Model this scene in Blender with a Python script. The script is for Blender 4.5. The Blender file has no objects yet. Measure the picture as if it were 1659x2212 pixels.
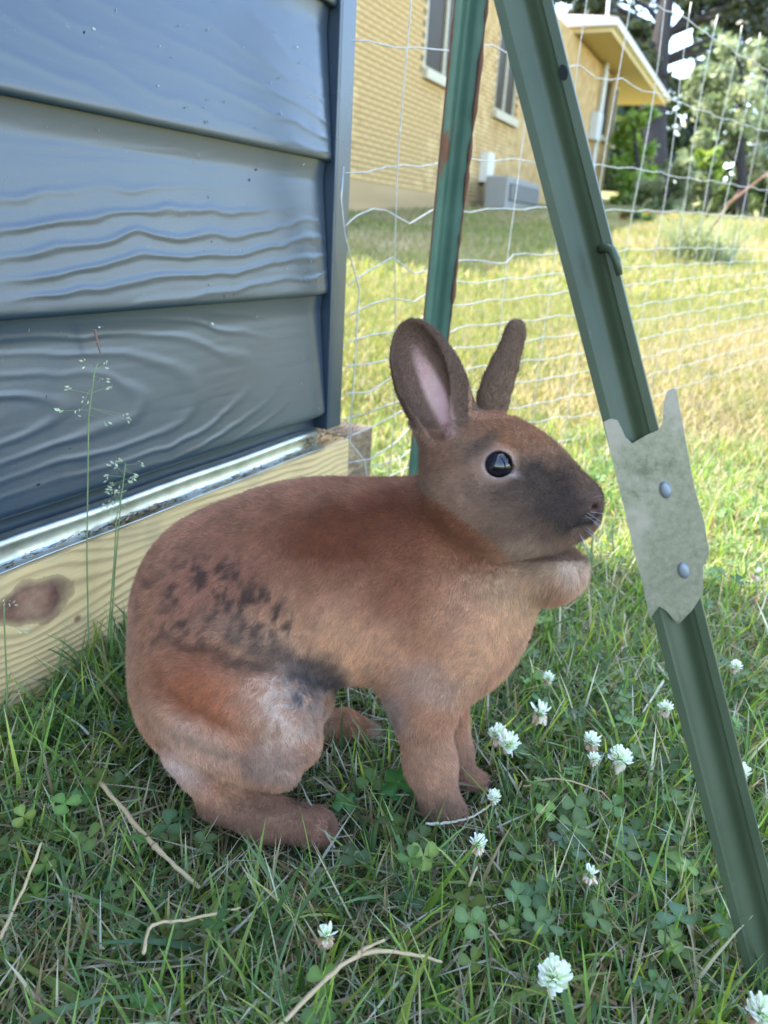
import bpy, math, random
import numpy as np
from mathutils import Vector, Matrix

# ------------------------------------------------------------------ camera, sky, sun, exposure
scene = bpy.context.scene
COL = scene.collection
F, CH = 1660.0, 0.31                      # focal length and centre used by the pixel helpers (1659 x 2212 frame)
PITCH, ROLL = 20.0, 3.5
cam_d = bpy.data.cameras.new('camera'); cam = bpy.data.objects.new('camera', cam_d); COL.objects.link(cam)
cam_d.sensor_fit = 'VERTICAL'; cam_d.sensor_height = 24.0; cam_d.lens = 24.0 * F / 2212.0
cam_d.clip_start = 0.01; cam_d.clip_end = 600
RM = Matrix.Rotation(math.radians(90 - PITCH), 3, 'X') @ Matrix.Rotation(math.radians(ROLL), 3, 'Z')
cam.matrix_world = Matrix.Translation((0, 0, CH)) @ RM.to_4x4()
cam_d.dof.use_dof = True; cam_d.dof.focus_distance = 0.385; cam_d.dof.aperture_fstop = 8.5
scene.camera = cam

SUN_EL, SUN_AZ = math.radians(59), math.radians(-62)       # azimuth from +Y towards +X
world = bpy.data.worlds.new('World'); scene.world = world; world.use_nodes = True
wn, wl = world.node_tree.nodes, world.node_tree.links
wn.clear()
sky = wn.new('ShaderNodeTexSky'); sky.sky_type = 'NISHITA'; sky.sun_disc = False
sky.sun_elevation = SUN_EL; sky.sun_rotation = SUN_AZ; sky.dust_density = 1.3; sky.air_density = 1.0; sky.ozone_density = 0.8
bg = wn.new('ShaderNodeBackground'); bg.inputs[1].default_value = 0.15
wo = wn.new('ShaderNodeOutputWorld'); wl.new(sky.outputs[0], bg.inputs[0]); wl.new(bg.outputs[0], wo.inputs[0])
sun_d = bpy.data.lights.new('sun', 'SUN'); sun_d.energy = 2.0; sun_d.angle = math.radians(0.53); sun_d.color = (1.0, 0.93, 0.82)
sun = bpy.data.objects.new('sun', sun_d); COL.objects.link(sun)
sdir = Vector((math.sin(SUN_AZ) * math.cos(SUN_EL), math.cos(SUN_AZ) * math.cos(SUN_EL), math.sin(SUN_EL)))
sun.rotation_euler = sdir.to_track_quat('Z', 'Y').to_euler(); sun.location = (0, 0, 10)
vs = scene.view_settings
vs.view_transform = 'Standard'; vs.look = 'None'; vs.gamma = 1; vs.use_curve_mapping = False; vs.exposure = 3.2
scene.cycles.max_bounces = 8; scene.cycles.transparent_max_bounces = 8

# ------------------------------------------------------------------ helpers
rng = np.random.default_rng(7)
RMn = np.array(RM); C0 = np.array([0, 0, CH])
def ray(x, y): return RMn @ np.array([(x - 830) / F, -(y - 1106) / F, -1.0])
def at(x, y, d): return C0 + ray(x, y) * d
def onz(x, y, z=0.0):
    r = ray(x, y); return C0 + r * ((z - CH) / r[2])
def onplane(x, y, P, n):
    r = ray(x, y); return C0 + r * (np.dot(np.array(P) - C0, n) / np.dot(r, n))
def srgb(r, g, b):
    c = np.array([r, g, b]) / 255.0
    return tuple(np.where(c <= 0.04045, c / 12.92, ((c + 0.055) / 1.055) ** 2.4))

def hash_noise(p, seed=0):
    """value noise, p (N,3) -> N in 0..1"""
    p = np.asarray(p, dtype=np.float64); i = np.floor(p).astype(np.int64); f = p - i; f = f * f * (3 - 2 * f)
    out = 0
    for dx in (0, 1):
        for dy in (0, 1):
            for dz in (0, 1):
                h = ((i[:, 0] + dx) * 73856093) ^ ((i[:, 1] + dy) * 19349663) ^ ((i[:, 2] + dz) * 83492791) ^ (seed * 2654435)
                h = (h ^ (h >> 13)) * 1274126177; h = (h ^ (h >> 16)) & 0xffffff
                w = (f[:, 0] if dx else 1 - f[:, 0]) * (f[:, 1] if dy else 1 - f[:, 1]) * (f[:, 2] if dz else 1 - f[:, 2])
                out = out + w * (h / float(0xffffff))
    return out
def fbm(p, octv=3, seed=0):
    p = np.asarray(p, float); s = 0; a = 0.5; t = 0
    for o in range(octv):
        s = s + a * hash_noise(p * (2 ** o) + 17.3 * o, seed + o); t += a; a *= 0.5
    return s / t

def link(o, parent=None):
    COL.objects.link(o)
    if parent is not None: o.parent = parent
    return o
def mesh_obj(name, V, Fc, mat=None, parent=None, smooth=False, col=None):
    me = bpy.data.meshes.new(name)
    V = np.asarray(V, dtype=np.float32).reshape(-1, 3)
    if isinstance(Fc, np.ndarray):
        n, k = Fc.shape
        me.vertices.add(len(V)); me.vertices.foreach_set('co', V.ravel())
        me.loops.add(n * k); me.loops.foreach_set('vertex_index', Fc.astype(np.int32).ravel())
        me.polygons.add(n); me.polygons.foreach_set('loop_start', np.arange(0, n * k, k, dtype=np.int32))
        me.update(calc_edges=True)
    else:
        me.from_pydata(V.tolist(), [], Fc); me.update()
    if col is not None:
        a = me.color_attributes.new('col', 'FLOAT_COLOR', 'POINT')
        c = np.ones((len(V), 4), np.float32); c[:, :3] = col
        a.data.foreach_set('color', c.ravel())
    if smooth: me.polygons.foreach_set('use_smooth', np.ones(len(me.polygons), bool))
    if mat: me.materials.append(mat)
    o = bpy.data.objects.new(name, me)
    return link(o, parent)
def tag(o, label, cat, group=None):
    o['label'] = label; o['category'] = cat
    if group: o['group'] = group
    return o
def empty(name, loc, label, cat, group=None):
    o = bpy.data.objects.new(name, None); o.empty_display_size = 0.02; o.location = loc; COL.objects.link(o)
    return tag(o, label, cat, group)
def kind(o, k): o['kind'] = k; return o

class MB:
    def __init__(s): s.V = []; s.F = []
    def add(s, V, Fc):
        b = len(s.V); s.V += [tuple(v) for v in V]; s.F += [tuple(b + i for i in f) for f in Fc]
    def box(s, o, ax, ay, az):
        """corner o and three edge vectors"""
        o, ax, ay, az = map(np.array, (o, ax, ay, az))
        P = [o, o + ax, o + ax + ay, o + ay]; P += [p + az for p in P]
        s.add(P, [(0, 3, 2, 1), (4, 5, 6, 7), (0, 1, 5, 4), (1, 2, 6, 5), (2, 3, 7, 6), (3, 0, 4, 7)])
    def tube(s, pts, rad, n=6, caps=True):
        pts = [np.array(p, float) for p in pts]
        if np.isscalar(rad): rad = [rad] * len(pts)
        ref = None; rings = []
        for i, p in enumerate(pts):
            t = pts[min(i + 1, len(pts) - 1)] - pts[max(i - 1, 0)]; t = t / (np.linalg.norm(t) + 1e-12)
            if ref is None:
                ref = np.cross(t, [0, 0, 1.0] if abs(t[2]) < 0.9 else [1.0, 0, 0])
            ref = ref - t * np.dot(ref, t); ref /= np.linalg.norm(ref) + 1e-12
            b = np.cross(t, ref)
            rings.append([p + rad[i] * (math.cos(2 * math.pi * k / n) * ref + math.sin(2 * math.pi * k / n) * b) for k in range(n)])
        V = [v for r in rings for v in r]; Fc = []
        for i in range(len(pts) - 1):
            for k in range(n):
                Fc.append((i * n + k, i * n + (k + 1) % n, (i + 1) * n + (k + 1) % n, (i + 1) * n + k))
        if caps: Fc += [tuple(range(n - 1, -1, -1)), tuple((len(pts) - 1) * n + k for k in range(n))]
        s.add(V, Fc)
    def build(s, name, mat, parent=None, smooth=False, bevel=0, ppos=None):
        V = np.array(s.V)
        if parent is not None: V = V - np.array(parent_loc(parent))
        o = mesh_obj(name, V, s.F, mat, parent, smooth)
        if bevel:
            m = o.modifiers.new('bevel', 'BEVEL'); m.width = bevel; m.segments = 2; m.limit_method = 'ANGLE'
        return o
def parent_loc(p):
    l = np.zeros(3)
    while p is not None: l = l + np.array(p.location); p = p.parent
    return l

# materials ------------------------------------------------------------
class NT:
    def __init__(s, name):
        s.m = bpy.data.materials.new(name); s.m.use_nodes = True; s.t = s.m.node_tree; s.n = s.t.nodes; s.l = s.t.links
        s.b = s.n['Principled BSDF']
    def new(s, t, **k):
        n = s.n.new(t)
        for a, v in k.items(): setattr(n, a, v)
        return n
    def ramp(s, fac, stops):
        r = s.new('ShaderNodeValToRGB'); cr = r.color_ramp
        while len(cr.elements) < len(stops): cr.elements.new(0.5)
        for e, (p, c) in zip(cr.elements, stops): e.position = p; e.color = (*c, 1) if len(c) == 3 else c
        s.l.new(fac, r.inputs[0]); return r.outputs[0]
    def noise(s, scale, detail=4, vec=None, rough=0.55, dist=0):
        n = s.new('ShaderNodeTexNoise'); n.inputs['Scale'].default_value = scale; n.inputs['Detail'].default_value = detail
        n.inputs['Roughness'].default_value = rough; n.inputs['Distortion'].default_value = dist
        if vec is not None: s.l.new(vec, n.inputs['Vector'])
        return n.outputs[0]
    def coord(s, scale=(1, 1, 1), rot=(0, 0, 0), which='Object'):
        c = s.new('ShaderNodeTexCoord'); m = s.new('ShaderNodeMapping')
        m.inputs['Scale'].default_value = scale; m.inputs['Rotation'].default_value = rot
        s.l.new(c.outputs[which], m.inputs[0]); return m.outputs[0]
    def mix(s, fac, a, b, mode='MIX'):
        m = s.new('ShaderNodeMix', data_type='RGBA', blend_type=mode)
        for i, v in ((0, fac), (6, a), (7, b)):
            if isinstance(v, bpy.types.NodeSocket): s.l.new(v, m.inputs[i])
            else: m.inputs[i].default_value = v if i == 0 else (*v, 1)
        return m.outputs[2]
    def base(s, c):
        if isinstance(c, bpy.types.NodeSocket): s.l.new(c, s.b.inputs['Base Color'])
        else: s.b.inputs['Base Color'].default_value = (*c, 1)
        return s
    def set(s, **k):
        for a, v in k.items():
            i = s.b.inputs[a.replace('_', ' ')]
            if isinstance(v, bpy.types.NodeSocket): s.l.new(v, i)
            else: i.default_value = v
        return s
    def bump(s, h, strength=0.3, dist=0.001):
        b = s.new('ShaderNodeBump'); b.inputs['Strength'].default_value = strength; b.inputs['Distance'].default_value = dist
        s.l.new(h, b.inputs['Height']); s.l.new(b.outputs[0], s.b.inputs['Normal']); return s
def simple(name, c, rough=0.6, metal=0.0, var=0.25, scale=40, bumpd=0.0):
    t = NT(name); n = t.noise(scale, 5)
    lo = tuple(max(0, x * (1 - var)) for x in c); hi = tuple(min(1, x * (1 + var)) for x in c)
    t.base(t.ramp(n, [(0.3, lo), (0.7, hi)])); t.set(Roughness=rough, Metallic=metal)
    if bumpd: t.bump(n, 0.5, bumpd)
    return t.m
def leafy(name, trans=0.45, rough=0.45, spec=0.4, gain=1.0):
    """colour from the per-blade attribute, thin and translucent"""
    t = NT(name); a = t.new('ShaderNodeAttribute', attribute_name='col')
    c = a.outputs['Color']
    t.base(c); t.set(Roughness=rough); t.b.inputs['Specular IOR Level'].default_value = spec
    tr = t.new('ShaderNodeBsdfTranslucent')
    hs = t.new('ShaderNodeHueSaturation'); hs.inputs['Hue'].default_value = 0.485; hs.inputs['Saturation'].default_value = 1.15; hs.inputs['Value'].default_value = 1.5
    t.l.new(c, hs.inputs['Color']); t.l.new(hs.outputs[0], tr.inputs[0])
    mx = t.new('ShaderNodeMixShader'); mx.inputs[0].default_value = trans
    t.l.new(t.b.outputs[0], mx.inputs[1]); t.l.new(tr.outputs[0], mx.inputs[2])
    t.l.new(mx.outputs[0], t.n['Material Output'].inputs[0]); return t.m

GRASS = leafy('grass_blade', 0.48)
LEAF = leafy('tree_leaf', 0.35, 0.4)
CLOVERM = leafy('clover_leaf', 0.3, 0.5)

# ------------------------------------------------------------------ terrain
def terr(x, y):
    x = np.asarray(x, float); y = np.asarray(y, float)
    t = np.clip(y - 1.3, 0, None)
    far = np.clip(y - 45, 0, None)
    return 0.072 * (t - 0.8 * (1 - np.exp(-t / 0.8))) - 0.072 * far + 0.004 * (fbm(np.stack([x * 6, y * 6, 0 * x], -1).reshape(-1, 3), 2).reshape(x.shape) - 0.5)

def build_lawn():
    ys = np.concatenate([-np.geomspace(60, 0.6, 14), np.linspace(-0.4, 3, 70), np.geomspace(3.1, 300, 60)])
    xs = np.concatenate([-np.geomspace(200, 0.9, 24), np.linspace(-0.8, 1.6, 50), np.geomspace(1.7, 200, 30)])
    X, Y = np.meshgrid(xs, ys); Z = terr(X, Y)
    V = np.stack([X, Y, Z], -1).reshape(-1, 3); nx, ny = len(xs), len(ys)
    i = np.arange(ny - 1)[:, None] * nx + np.arange(nx - 1)[None, :]
    Fc = np.stack([i, i + 1, i + nx + 1, i + nx], -1).reshape(-1, 4)
    t = NT('lawn_soil')
    v = t.coord()
    patch = t.noise(0.9, 4, v, dist=0.4)
    fine = t.noise(160, 5, v, 0.65)
    a = t.ramp(patch, [(0.40, (0.105, 0.135, 0.035)), (0.52, (0.20, 0.19, 0.065)), (0.62, (0.33, 0.25, 0.115))])
    near = t.ramp(fine, [(0.35, (0.03, 0.038, 0.016)), (0.6, (0.09, 0.08, 0.04)), (0.75, (0.20, 0.16, 0.09))])
    ln = t.new('ShaderNodeVectorMath', operation='LENGTH'); t.l.new(v, ln.inputs[0])
    mr = t.new('ShaderNodeMapRange'); mr.inputs[1].default_value = 0.7; mr.inputs[2].default_value = 1.7; t.l.new(ln.outputs['Value'], mr.inputs[0])
    spk = t.mix(0.55, a, t.ramp(fine, [(0.35, (0.05, 0.06, 0.02)), (0.7, (0.40, 0.36, 0.15))]))
    t.base(t.mix(mr.outputs[0], near, spk)); t.set(Roughness=0.95); t.b.inputs['Specular IOR Level'].default_value = 0.1
    t.bump(fine, 0.6, 0.006)
    kind(mesh_obj('lawn', V, Fc, t.m, smooth=True), 'structure')
build_lawn()

# ------------------------------------------------------------------ the shed on the left
AZ = math.radians(26.5)
WD = np.array([math.sin(AZ), math.cos(AZ), 0.0]); WN = np.array([math.cos(AZ), -math.sin(AZ), 0.0]); UP = np.array([0, 0, 1.0])
WA = onz(0, 1590)                                  # foot of the timber at the left edge of the photo
def W(s, o, z): return np.array([WA[0], WA[1], 0]) + WD * s + WN * o + UP * z
SH = -0.012                                        # plane of the siding, behind the timber's face

def siding_mat():
    t = NT('painted_siding'); v = t.coord()
    n = t.noise(9, 4, v); f = t.noise(900, 2, v); d = t.noise(55, 6, v, 0.7)
    c = t.ramp(n, [(0.3, (0.017, 0.030, 0.046)), (0.7, (0.025, 0.040, 0.056))])
    c = t.mix(t.ramp(d, [(0.66, (0, 0, 0)), (0.78, (0.35, 0.35, 0.35))]), c, (0.20, 0.21, 0.17))
    c = t.mix(t.ramp(f, [(0.73, (0, 0, 0)), (0.80, (0.5, 0.5, 0.5))]), c, (0.35, 0.38, 0.38))
    t.base(c); t.set(Roughness=t.ramp(n, [(0.3, (0.27,) * 3), (0.7, (0.34,) * 3)])); t.b.inputs['Specular IOR Level'].default_value = 0.55; t.b.inputs['Coat Weight'].default_value = 0.16; t.b.inputs['Coat Roughness'].default_value = 0.24; t.b.inputs['Coat IOR'].default_value = 1.6
    t.bump(t.noise(500, 3, v), 0.12, 0.0004)
    return t.m
SIDING = siding_mat()

def grain(k, s, t):
    """embossed wood grain: height in metres, s along the wall (m), t 0..1 up the board"""
    q = np.stack([s * 5 + 3.1 * k, t * 1.6 + 7.7 * k, 0 * s], -1)
    n1 = fbm(q, 2, 3 + k) - 0.5; n2 = fbm(q * np.array([6, 3, 1]), 2, 11 + k) - 0.5
    if k == 0:
        r = np.sqrt(((s + 0.02) / 0.30) ** 2 * 1.0 + ((t - 0.50) / 0.42) ** 2)
        ph = r * 5.4 + n1 * 2.0 + n2 * 0.55
        amp = 1.0 * np.clip((0.33 - s) / 0.1, 0.0, 1)
    elif k == 1:
        ph = (t - 0.45 * (0.35 - s) * -1) * 9.5 + n1 * 3.4 + n2 * 0.8
        amp = 1.25 * np.clip((0.72 - t) / 0.15, 0.12, 1)
    elif k == 2:
        ph = (t + 1.0 * s) * 6.0 + n1 * 3.2 + n2 * 0.5
        amp = 0.45 + 0.5 * np.clip((s - 0.22) / 0.1, 0, 1) * np.clip((0.45 - t) / 0.2, 0, 1)
    else:
        ph = t * 8 + n1 * 3 + n2 * 0.6; amp = 0.6
    w = 0.5 + 0.5 * np.sin(2 * math.pi * ph)
    fade = np.clip(fbm(np.stack([s * 9, t * 3, 0 * s + k], -1), 2, 40 + k) * 3.2 - 0.75, 0.1, 1)
    e = np.clip(t / 0.1, 0, 1) * np.clip((0.93 - t) / 0.1, 0, 1)
    return e * (0.00042 * amp * fade * w ** 3.6 + 0.00010 * (fbm(np.stack([s * 22, t * 34 + n1 * 6, 0 * s + k], -1), 2, 80 + k) - .5))

def build_shed():
    root = empty('shed', tuple(W(0.0, -0.5, 0)), 'blue-grey lap-sided shed standing on a pine timber base', 'shed')
    R0 = np.array(root.location)
    zb = [0.137, 0.2515, 0.3655, 0.4835] + [0.4835 + 0.116 * i for i in range(1, 16)]
    s_hi = np.concatenate([np.linspace(-2.4, -0.16, 12)[:-1], np.linspace(-0.16, 0.3845, 450)])
    for k in range(len(zb) - 1):
        z0, z1 = zb[k], zb[k + 1]
        fine = k < 4
        ss = s_hi if fine else np.linspace(-2.4, 0.3845, 16)
        tt = np.concatenate([np.linspace(0, .05, 10)[:-1], np.linspace(.05, 1, 100)]) if fine else np.linspace(0, 1, 8)
        S, T = np.meshgrid(ss, tt)
        out = 0.0105 * (1 - T) ** 1.1 - 0.0030 * np.exp(-T / 0.014)
        out = out + 0.0042 * np.clip((T - 0.82) / 0.18, 0, 1) ** 1.5                # curls out under the lap above
        out = out - 0.003 * np.clip((S - 0.357) / 0.027, 0, 1) ** 2                # dives behind the corner trim
        out = out + 0.0012 * np.sin(S * 7 + k) * (T < 2)
        if fine: out = out + grain(k, S.ravel(), T.ravel()).reshape(S.shape)
        z = z0 + (z1 - z0 + 0.004) * T
        P = np.array([WA[0], WA[1], 0]) + S[..., None] * WD + (SH + out)[..., None] * WN + z[..., None] * UP
        ny, nx = S.shape
        i = np.arange(ny - 1)[:, None] * nx + np.arange(nx - 1)[None, :]
        Fc = np.stack([i, i + 1, i + nx + 1, i + nx], -1).reshape(-1, 4)
        # underside of the lip
        V = P.reshape(-1, 3); b = len(V)
        low = np.array([WA[0], WA[1], 0]) + S[0][:, None] * WD + (SH - 0.004) * WN + (z0 + 0.001) * UP
        V = np.concatenate([V, low]); j = np.arange(nx - 1)
        Fc = np.concatenate([Fc, np.stack([b + j, b + j + 1, j + 1, j], -1)])
        mesh_obj('siding_board', V - R0, Fc, SIDING, root, smooth=False)
        me = root.children[-1].data if root.children else None
    for o in root.children:
        if o.name.startswith('siding_board'):
            n = len(o.data.polygons); sm = np.ones(n, bool); o.data.polygons.foreach_set('use_smooth', sm)
            o.data.set_sharp_from_angle(angle=math.radians(50))
    b = MB(); b.box(W(-2.4, SH - 0.006, 0.119), WD * 2.784, -WN * 0.004, UP * 0.03); b.build('starter_strip', SIDING, root)
    # corner trim : face plus return, open channel on the siding side
    b = MB()
    b.box(W(0.3860, -0.019, 0.1215), WD * 0.0030, WN * 0.0165, UP * 2.1)
    b.box(W(0.3890, -0.0055, 0.1215), WD * 0.0235, WN * 0.003, UP * 2.1)
    b.box(W(0.4125, -0.04, 0.1215), WD * 0.0028, WN * 0.0345, UP * 2.1)
    b.build('corner_trim', SIDING, root, bevel=0.0008)
    # the rest of the box, seen only from the side
    b = MB(); b.box(W(-2.4, -1.8, 0.11), WD * 2.795, WN * 1.78, UP * 2.1); b.build('shell', SIDING, root)
    t = simple('dark_shingle', (0.05, 0.05, 0.05), 0.9, var=0.5, scale=60)
    b = MB(); b.box(W(-2.5, -2.0, 2.215), WD * 3.02, WN * 2.04, UP * 0.05); b.build('roof', t, root)
    # galvanised channel
    g = NT('galvanised_steel'); v = g.coord(); n = g.noise(35, 5, v, 0.6); m = g.noise(260, 4, v, 0.7)
    g.base(g.mix(g.ramp(n, [(0.45, (0, 0, 0)), (0.7, (1, 1, 1))]), (0.50, 0.51, 0.47), (0.34, 0.34, 0.28)))
    g.set(Metallic=0.9, Roughness=g.ramp(m, [(0.35, (0.32,) * 3), (0.7, (0.46,) * 3)])); g.bump(n, 0.25, 0.0012)
    global GALV; GALV = g.m
    pr = [(-0.0165, 0.122), (-0.0095, 0.1218), (-0.0078, 0.1205), (-0.0082, 0.1178), (-0.0086, 0.1092), (-0.0070, 0.1072), (0.0015, 0.1064), (0.0018, 0.1072)]
    ss = np.linspace(-2.4, 0.377, 90); V = []; Fc = []
    for i, s_ in enumerate(ss):
        for j, (o, z) in enumerate(pr):
            V.append(W(s_, o + 0.0009 * math.sin(s_ * 31 + j * .4) * (j > 5), z + 0.0004 * math.sin(s_ * 43)))
    np_ = len(pr)
    for i in range(len(ss) - 1):
        for j in range(np_ - 1): Fc.append((i * np_ + j, (i + 1) * np_ + j, (i + 1) * np_ + j + 1, i * np_ + j + 1))
    o = mesh_obj('steel_channel', np.array(V) - R0, Fc, GALV, root, smooth=True)
    m = o.modifiers.new('thick', 'SOLIDIFY'); m.thickness = 0.0008
    # timber with grain and the big knot
    t = NT('pine_timber')
    uv = t.coord(which='UV')
    sep = t.new('ShaderNodeSeparateXYZ'); t.l.new(uv, sep.inputs[0])
    def math_(op, a, b=None, c=None):
        n_ = t.new('ShaderNodeMath', operation=op)
        for i, v_ in enumerate((a, b, c)):
            if v_ is None: continue
            if isinstance(v_, bpy.types.NodeSocket): t.l.new(v_, n_.inputs[i])
            else: n_.inputs[i].default_value = v_
        return n_.outputs[0]
    U, Vv = sep.outputs[0], sep.outputs[1]
    # grain lines bend round the knot at (0.035, 0.086)
    du = math_('SUBTRACT', U, 0.034); dv = math_('SUBTRACT', Vv, 0.079)
    r2 = math_('ADD', math_('MULTIPLY', math_('MULTIPLY', du, du), 1 / 0.030 ** 2), math_('MULTIPLY', math_('MULTIPLY', dv, dv), 1 / 0.016 ** 2))
    push = math_('MULTIPLY', math_('MULTIPLY', dv, 0.9), math_('POWER', 2.718, math_('MULTIPLY', r2, -0.25)))
    cmb = t.new('ShaderNodeCombineXYZ'); t.l.new(math_('MULTIPLY', U, 3.0), cmb.inputs[0])
    vv = math_('SUBTRACT', Vv, push); t.l.new(math_('MULTIPLY', vv, 9.0), cmb.inputs[1])
    wob = t.noise(2.2, 3, cmb.outputs[0])
    lines = math_('SINE', math_('MULTIPLY', math_('ADD', math_('ADD', vv, math_('MULTIPLY', wob, 0.020)), math_('MULTIPLY', U, 0.055)), 2 * math.pi * 165))
    l01 = math_('MULTIPLY_ADD', lines, 0.5, 0.5)
    cm2 = t.new('ShaderNodeCombineXYZ'); t.l.new(math_('MULTIPLY', U, 12), cm2.inputs[0]); t.l.new(math_('MULTIPLY', Vv, 160), cm2.inputs[1])
    fib = t.noise(4, 4, cm2.outputs[0], 0.65)
    c = t.ramp(l01, [(0.0, (0.66, 0.45, 0.20)), (0.6, (0.57, 0.37, 0.15)), (0.9, (0.34, 0.20, 0.08)), (1.0, (0.28, 0.16, 0.065))])
    amp_ = t.noise(7, 3, uv); c = t.mix(t.ramp(amp_, [(.35, (0,) * 3), (.6, (.75,) * 3)]), c, (0.60, 0.40, 0.17)); c = t.mix(t.ramp(fib, [(0.35, (0.5,) * 3), (0.65, (0,) * 3)]), c, (0.42, 0.33, 0.17))
    dirt = t.noise(16, 5, uv, 0.6)
    c = t.mix(t.ramp(dirt, [(0.52, (0,) * 3), (0.72, (0.55,) * 3)]), c, (0.30, 0.22, 0.12))
    # the knot is a wedge: narrow red-brown triangle
    kn = math_('ADD', math_('ADD', math_('SQRT', r2), math_('MULTIPLY', math_('SUBTRACT', t.noise(60, 3, uv), 0.5), 0.5)), math_('ADD', math_('MULTIPLY', math_('SUBTRACT', t.noise(14, 2, uv), 0.5), 1.5), math_('MULTIPLY', math_('MULTIPLY', du, dv), 700.0)))
    kc = t.ramp(t.noise(45, 4, uv, 0.6), [(0.3, (0.11, 0.040, 0.024)), (0.5, (0.24, 0.115, 0.065)), (0.75, (0.38, 0.22, 0.12))])
    c = t.mix(t.ramp(kn, [(0.70, (1,) * 3), (1.0, (.35,) * 3), (1.25, (0,) * 3)]), c, t.mix(t.ramp(kn, [(0.50, (0,) * 3), (0.85, (.7,) * 3)]), kc, (0.07, 0.025, 0.018)))
    du2 = math_('SUBTRACT', U, 0.066); dv2 = math_('SUBTRACT', Vv, 0.053)
    r3 = math_('SQRT', math_('ADD', math_('MULTIPLY', math_('MULTIPLY', du2, du2), 1 / 0.0042 ** 2), math_('MULTIPLY', math_('MULTIPLY', dv2, dv2), 1 / 0.0034 ** 2)))
    c = t.mix(t.ramp(r3, [(0.4, (0.9,) * 3), (1.0, (0,) * 3)]), c, (0.16, 0.07, 0.03))
    t.base(c); t.set(Roughness=0.75); t.bump(math_('ADD', l01, math_('MULTIPLY', fib, -1.5)), 0.35, 0.0006)
    global TIMBER; TIMBER = t.m
    def timber(name, s0, s1, o0, o1, z0, z1, mat, ns):
        ss = np.linspace(s0, s1, ns); pr = [(o1, z0), (o1, z1 - 0.002), (o1 - 0.002, z1), (o0, z1), (o0, z0)]
        V = []; Fc = []; UV = []
        for i, s_ in enumerate(ss):
            for j, (o, z) in enumerate(pr):
                w = 0.0008 * math.sin(s_ * 23 + j)
                V.append(W(s_, o + (w if j in (1, 2) else 0), z + w * 0.6)); UV.append((s_, z if j < 3 else z + (o1 - o)))
        k = len(pr)
        for i in range(ns - 1):
            for j in range(k): Fc.append((i * k + j, (i + 1) * k + j, (i + 1) * k + (j + 1) % k, i * k + (j + 1) % k))
        Fc += [tuple(range(k)), tuple((ns - 1) * k + j for j in range(k - 1, -1, -1))]
        o_ = mesh_obj(name, np.array(V) - R0, Fc, mat, root)
        ul = o_.data.uv_layers.new(name='UVMap')
        for lp in o_.data.loops: ul.data[lp.index].uv = UV[lp.vertex_index]
        return o_
    timber('base_timber', -2.4, 0.428, -0.09, 0.0, -0.02, 0.105, TIMBER, 60)
    brown = NT('weathered_timber'); v = brown.coord((1, 1, 3)); n = brown.noise(50, 6, v, 0.65)
    brown.base(brown.ramp(n, [(0.3, (0.05, 0.028, 0.016)), (0.5, (0.20, 0.13, 0.07)), (0.7, (0.38, 0.27, 0.14))])); brown.set(Roughness=0.85); brown.bump(n, 0.5, 0.002)
    timber('end_block', 0.4295, 0.484, -0.09, -0.003, -0.02, 0.106, brown.m, 4)
    return root
shed = build_shed()
def build_flecks():
    V = []; Cc = []; Fc = []; zb = [0.137, 0.2515, 0.3655, 0.4835]
    for i in range(230):
        k = int(rng.integers(0, 4)); T = rng.uniform(.03, .95); s_ = rng.uniform(-.10, .37); z = zb[k] + .116 * T
        p = W(s_, SH + 0.0105 * (1 - T) ** 1.1 + .0008 + (.003 if T > .85 else 0), z); a = rng.uniform(0, 3.14); L = rng.uniform(.0003, .0012) * (2.2 if rng.random() < .06 else 1); w = L * rng.uniform(.2, .6)
        d = WD * math.cos(a) + UP * math.sin(a); e = -WD * math.sin(a) + UP * math.cos(a); b = len(V)
        V += [p - d * L - e * w, p + d * L - e * w, p + d * L + e * w + WN * .0003, p - d * L + e * w + WN * .0003]; Fc.append((b, b + 1, b + 2, b + 3))
        Cc += [[(.60, .60, .50), (.35, .33, .22), (.04, .035, .03)][int(rng.integers(0, 3))]] * 4
    # one dry twig caught on the lowest board
    kind(mesh_obj('dirt_flecks', np.array(V) - np.array(shed.location), np.array(Fc), GRASS, shed, col=np.array(Cc)), 'stuff')
    t = simple('twig_bark', (.16, .09, .06), .9); n0 = W(0, SH + .011, 0); pts = [onplane(x, y, n0, WN) for x, y in ((205, 712), (210, 738), (219, 768))]
    r = empty('twig', tuple(pts[0]), 'short brown twig stuck to the top of the lowest siding board', 'twig'); b = MB(); b.tube(pts, [.0009, .0008, .0003], 6); b.build('stem', t, r); b = MB(); b.tube([pts[1], onplane(203, 741, n0, WN)], [.0006, .0002], 5); b.build('side_shoot', t, r)
build_flecks()

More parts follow.
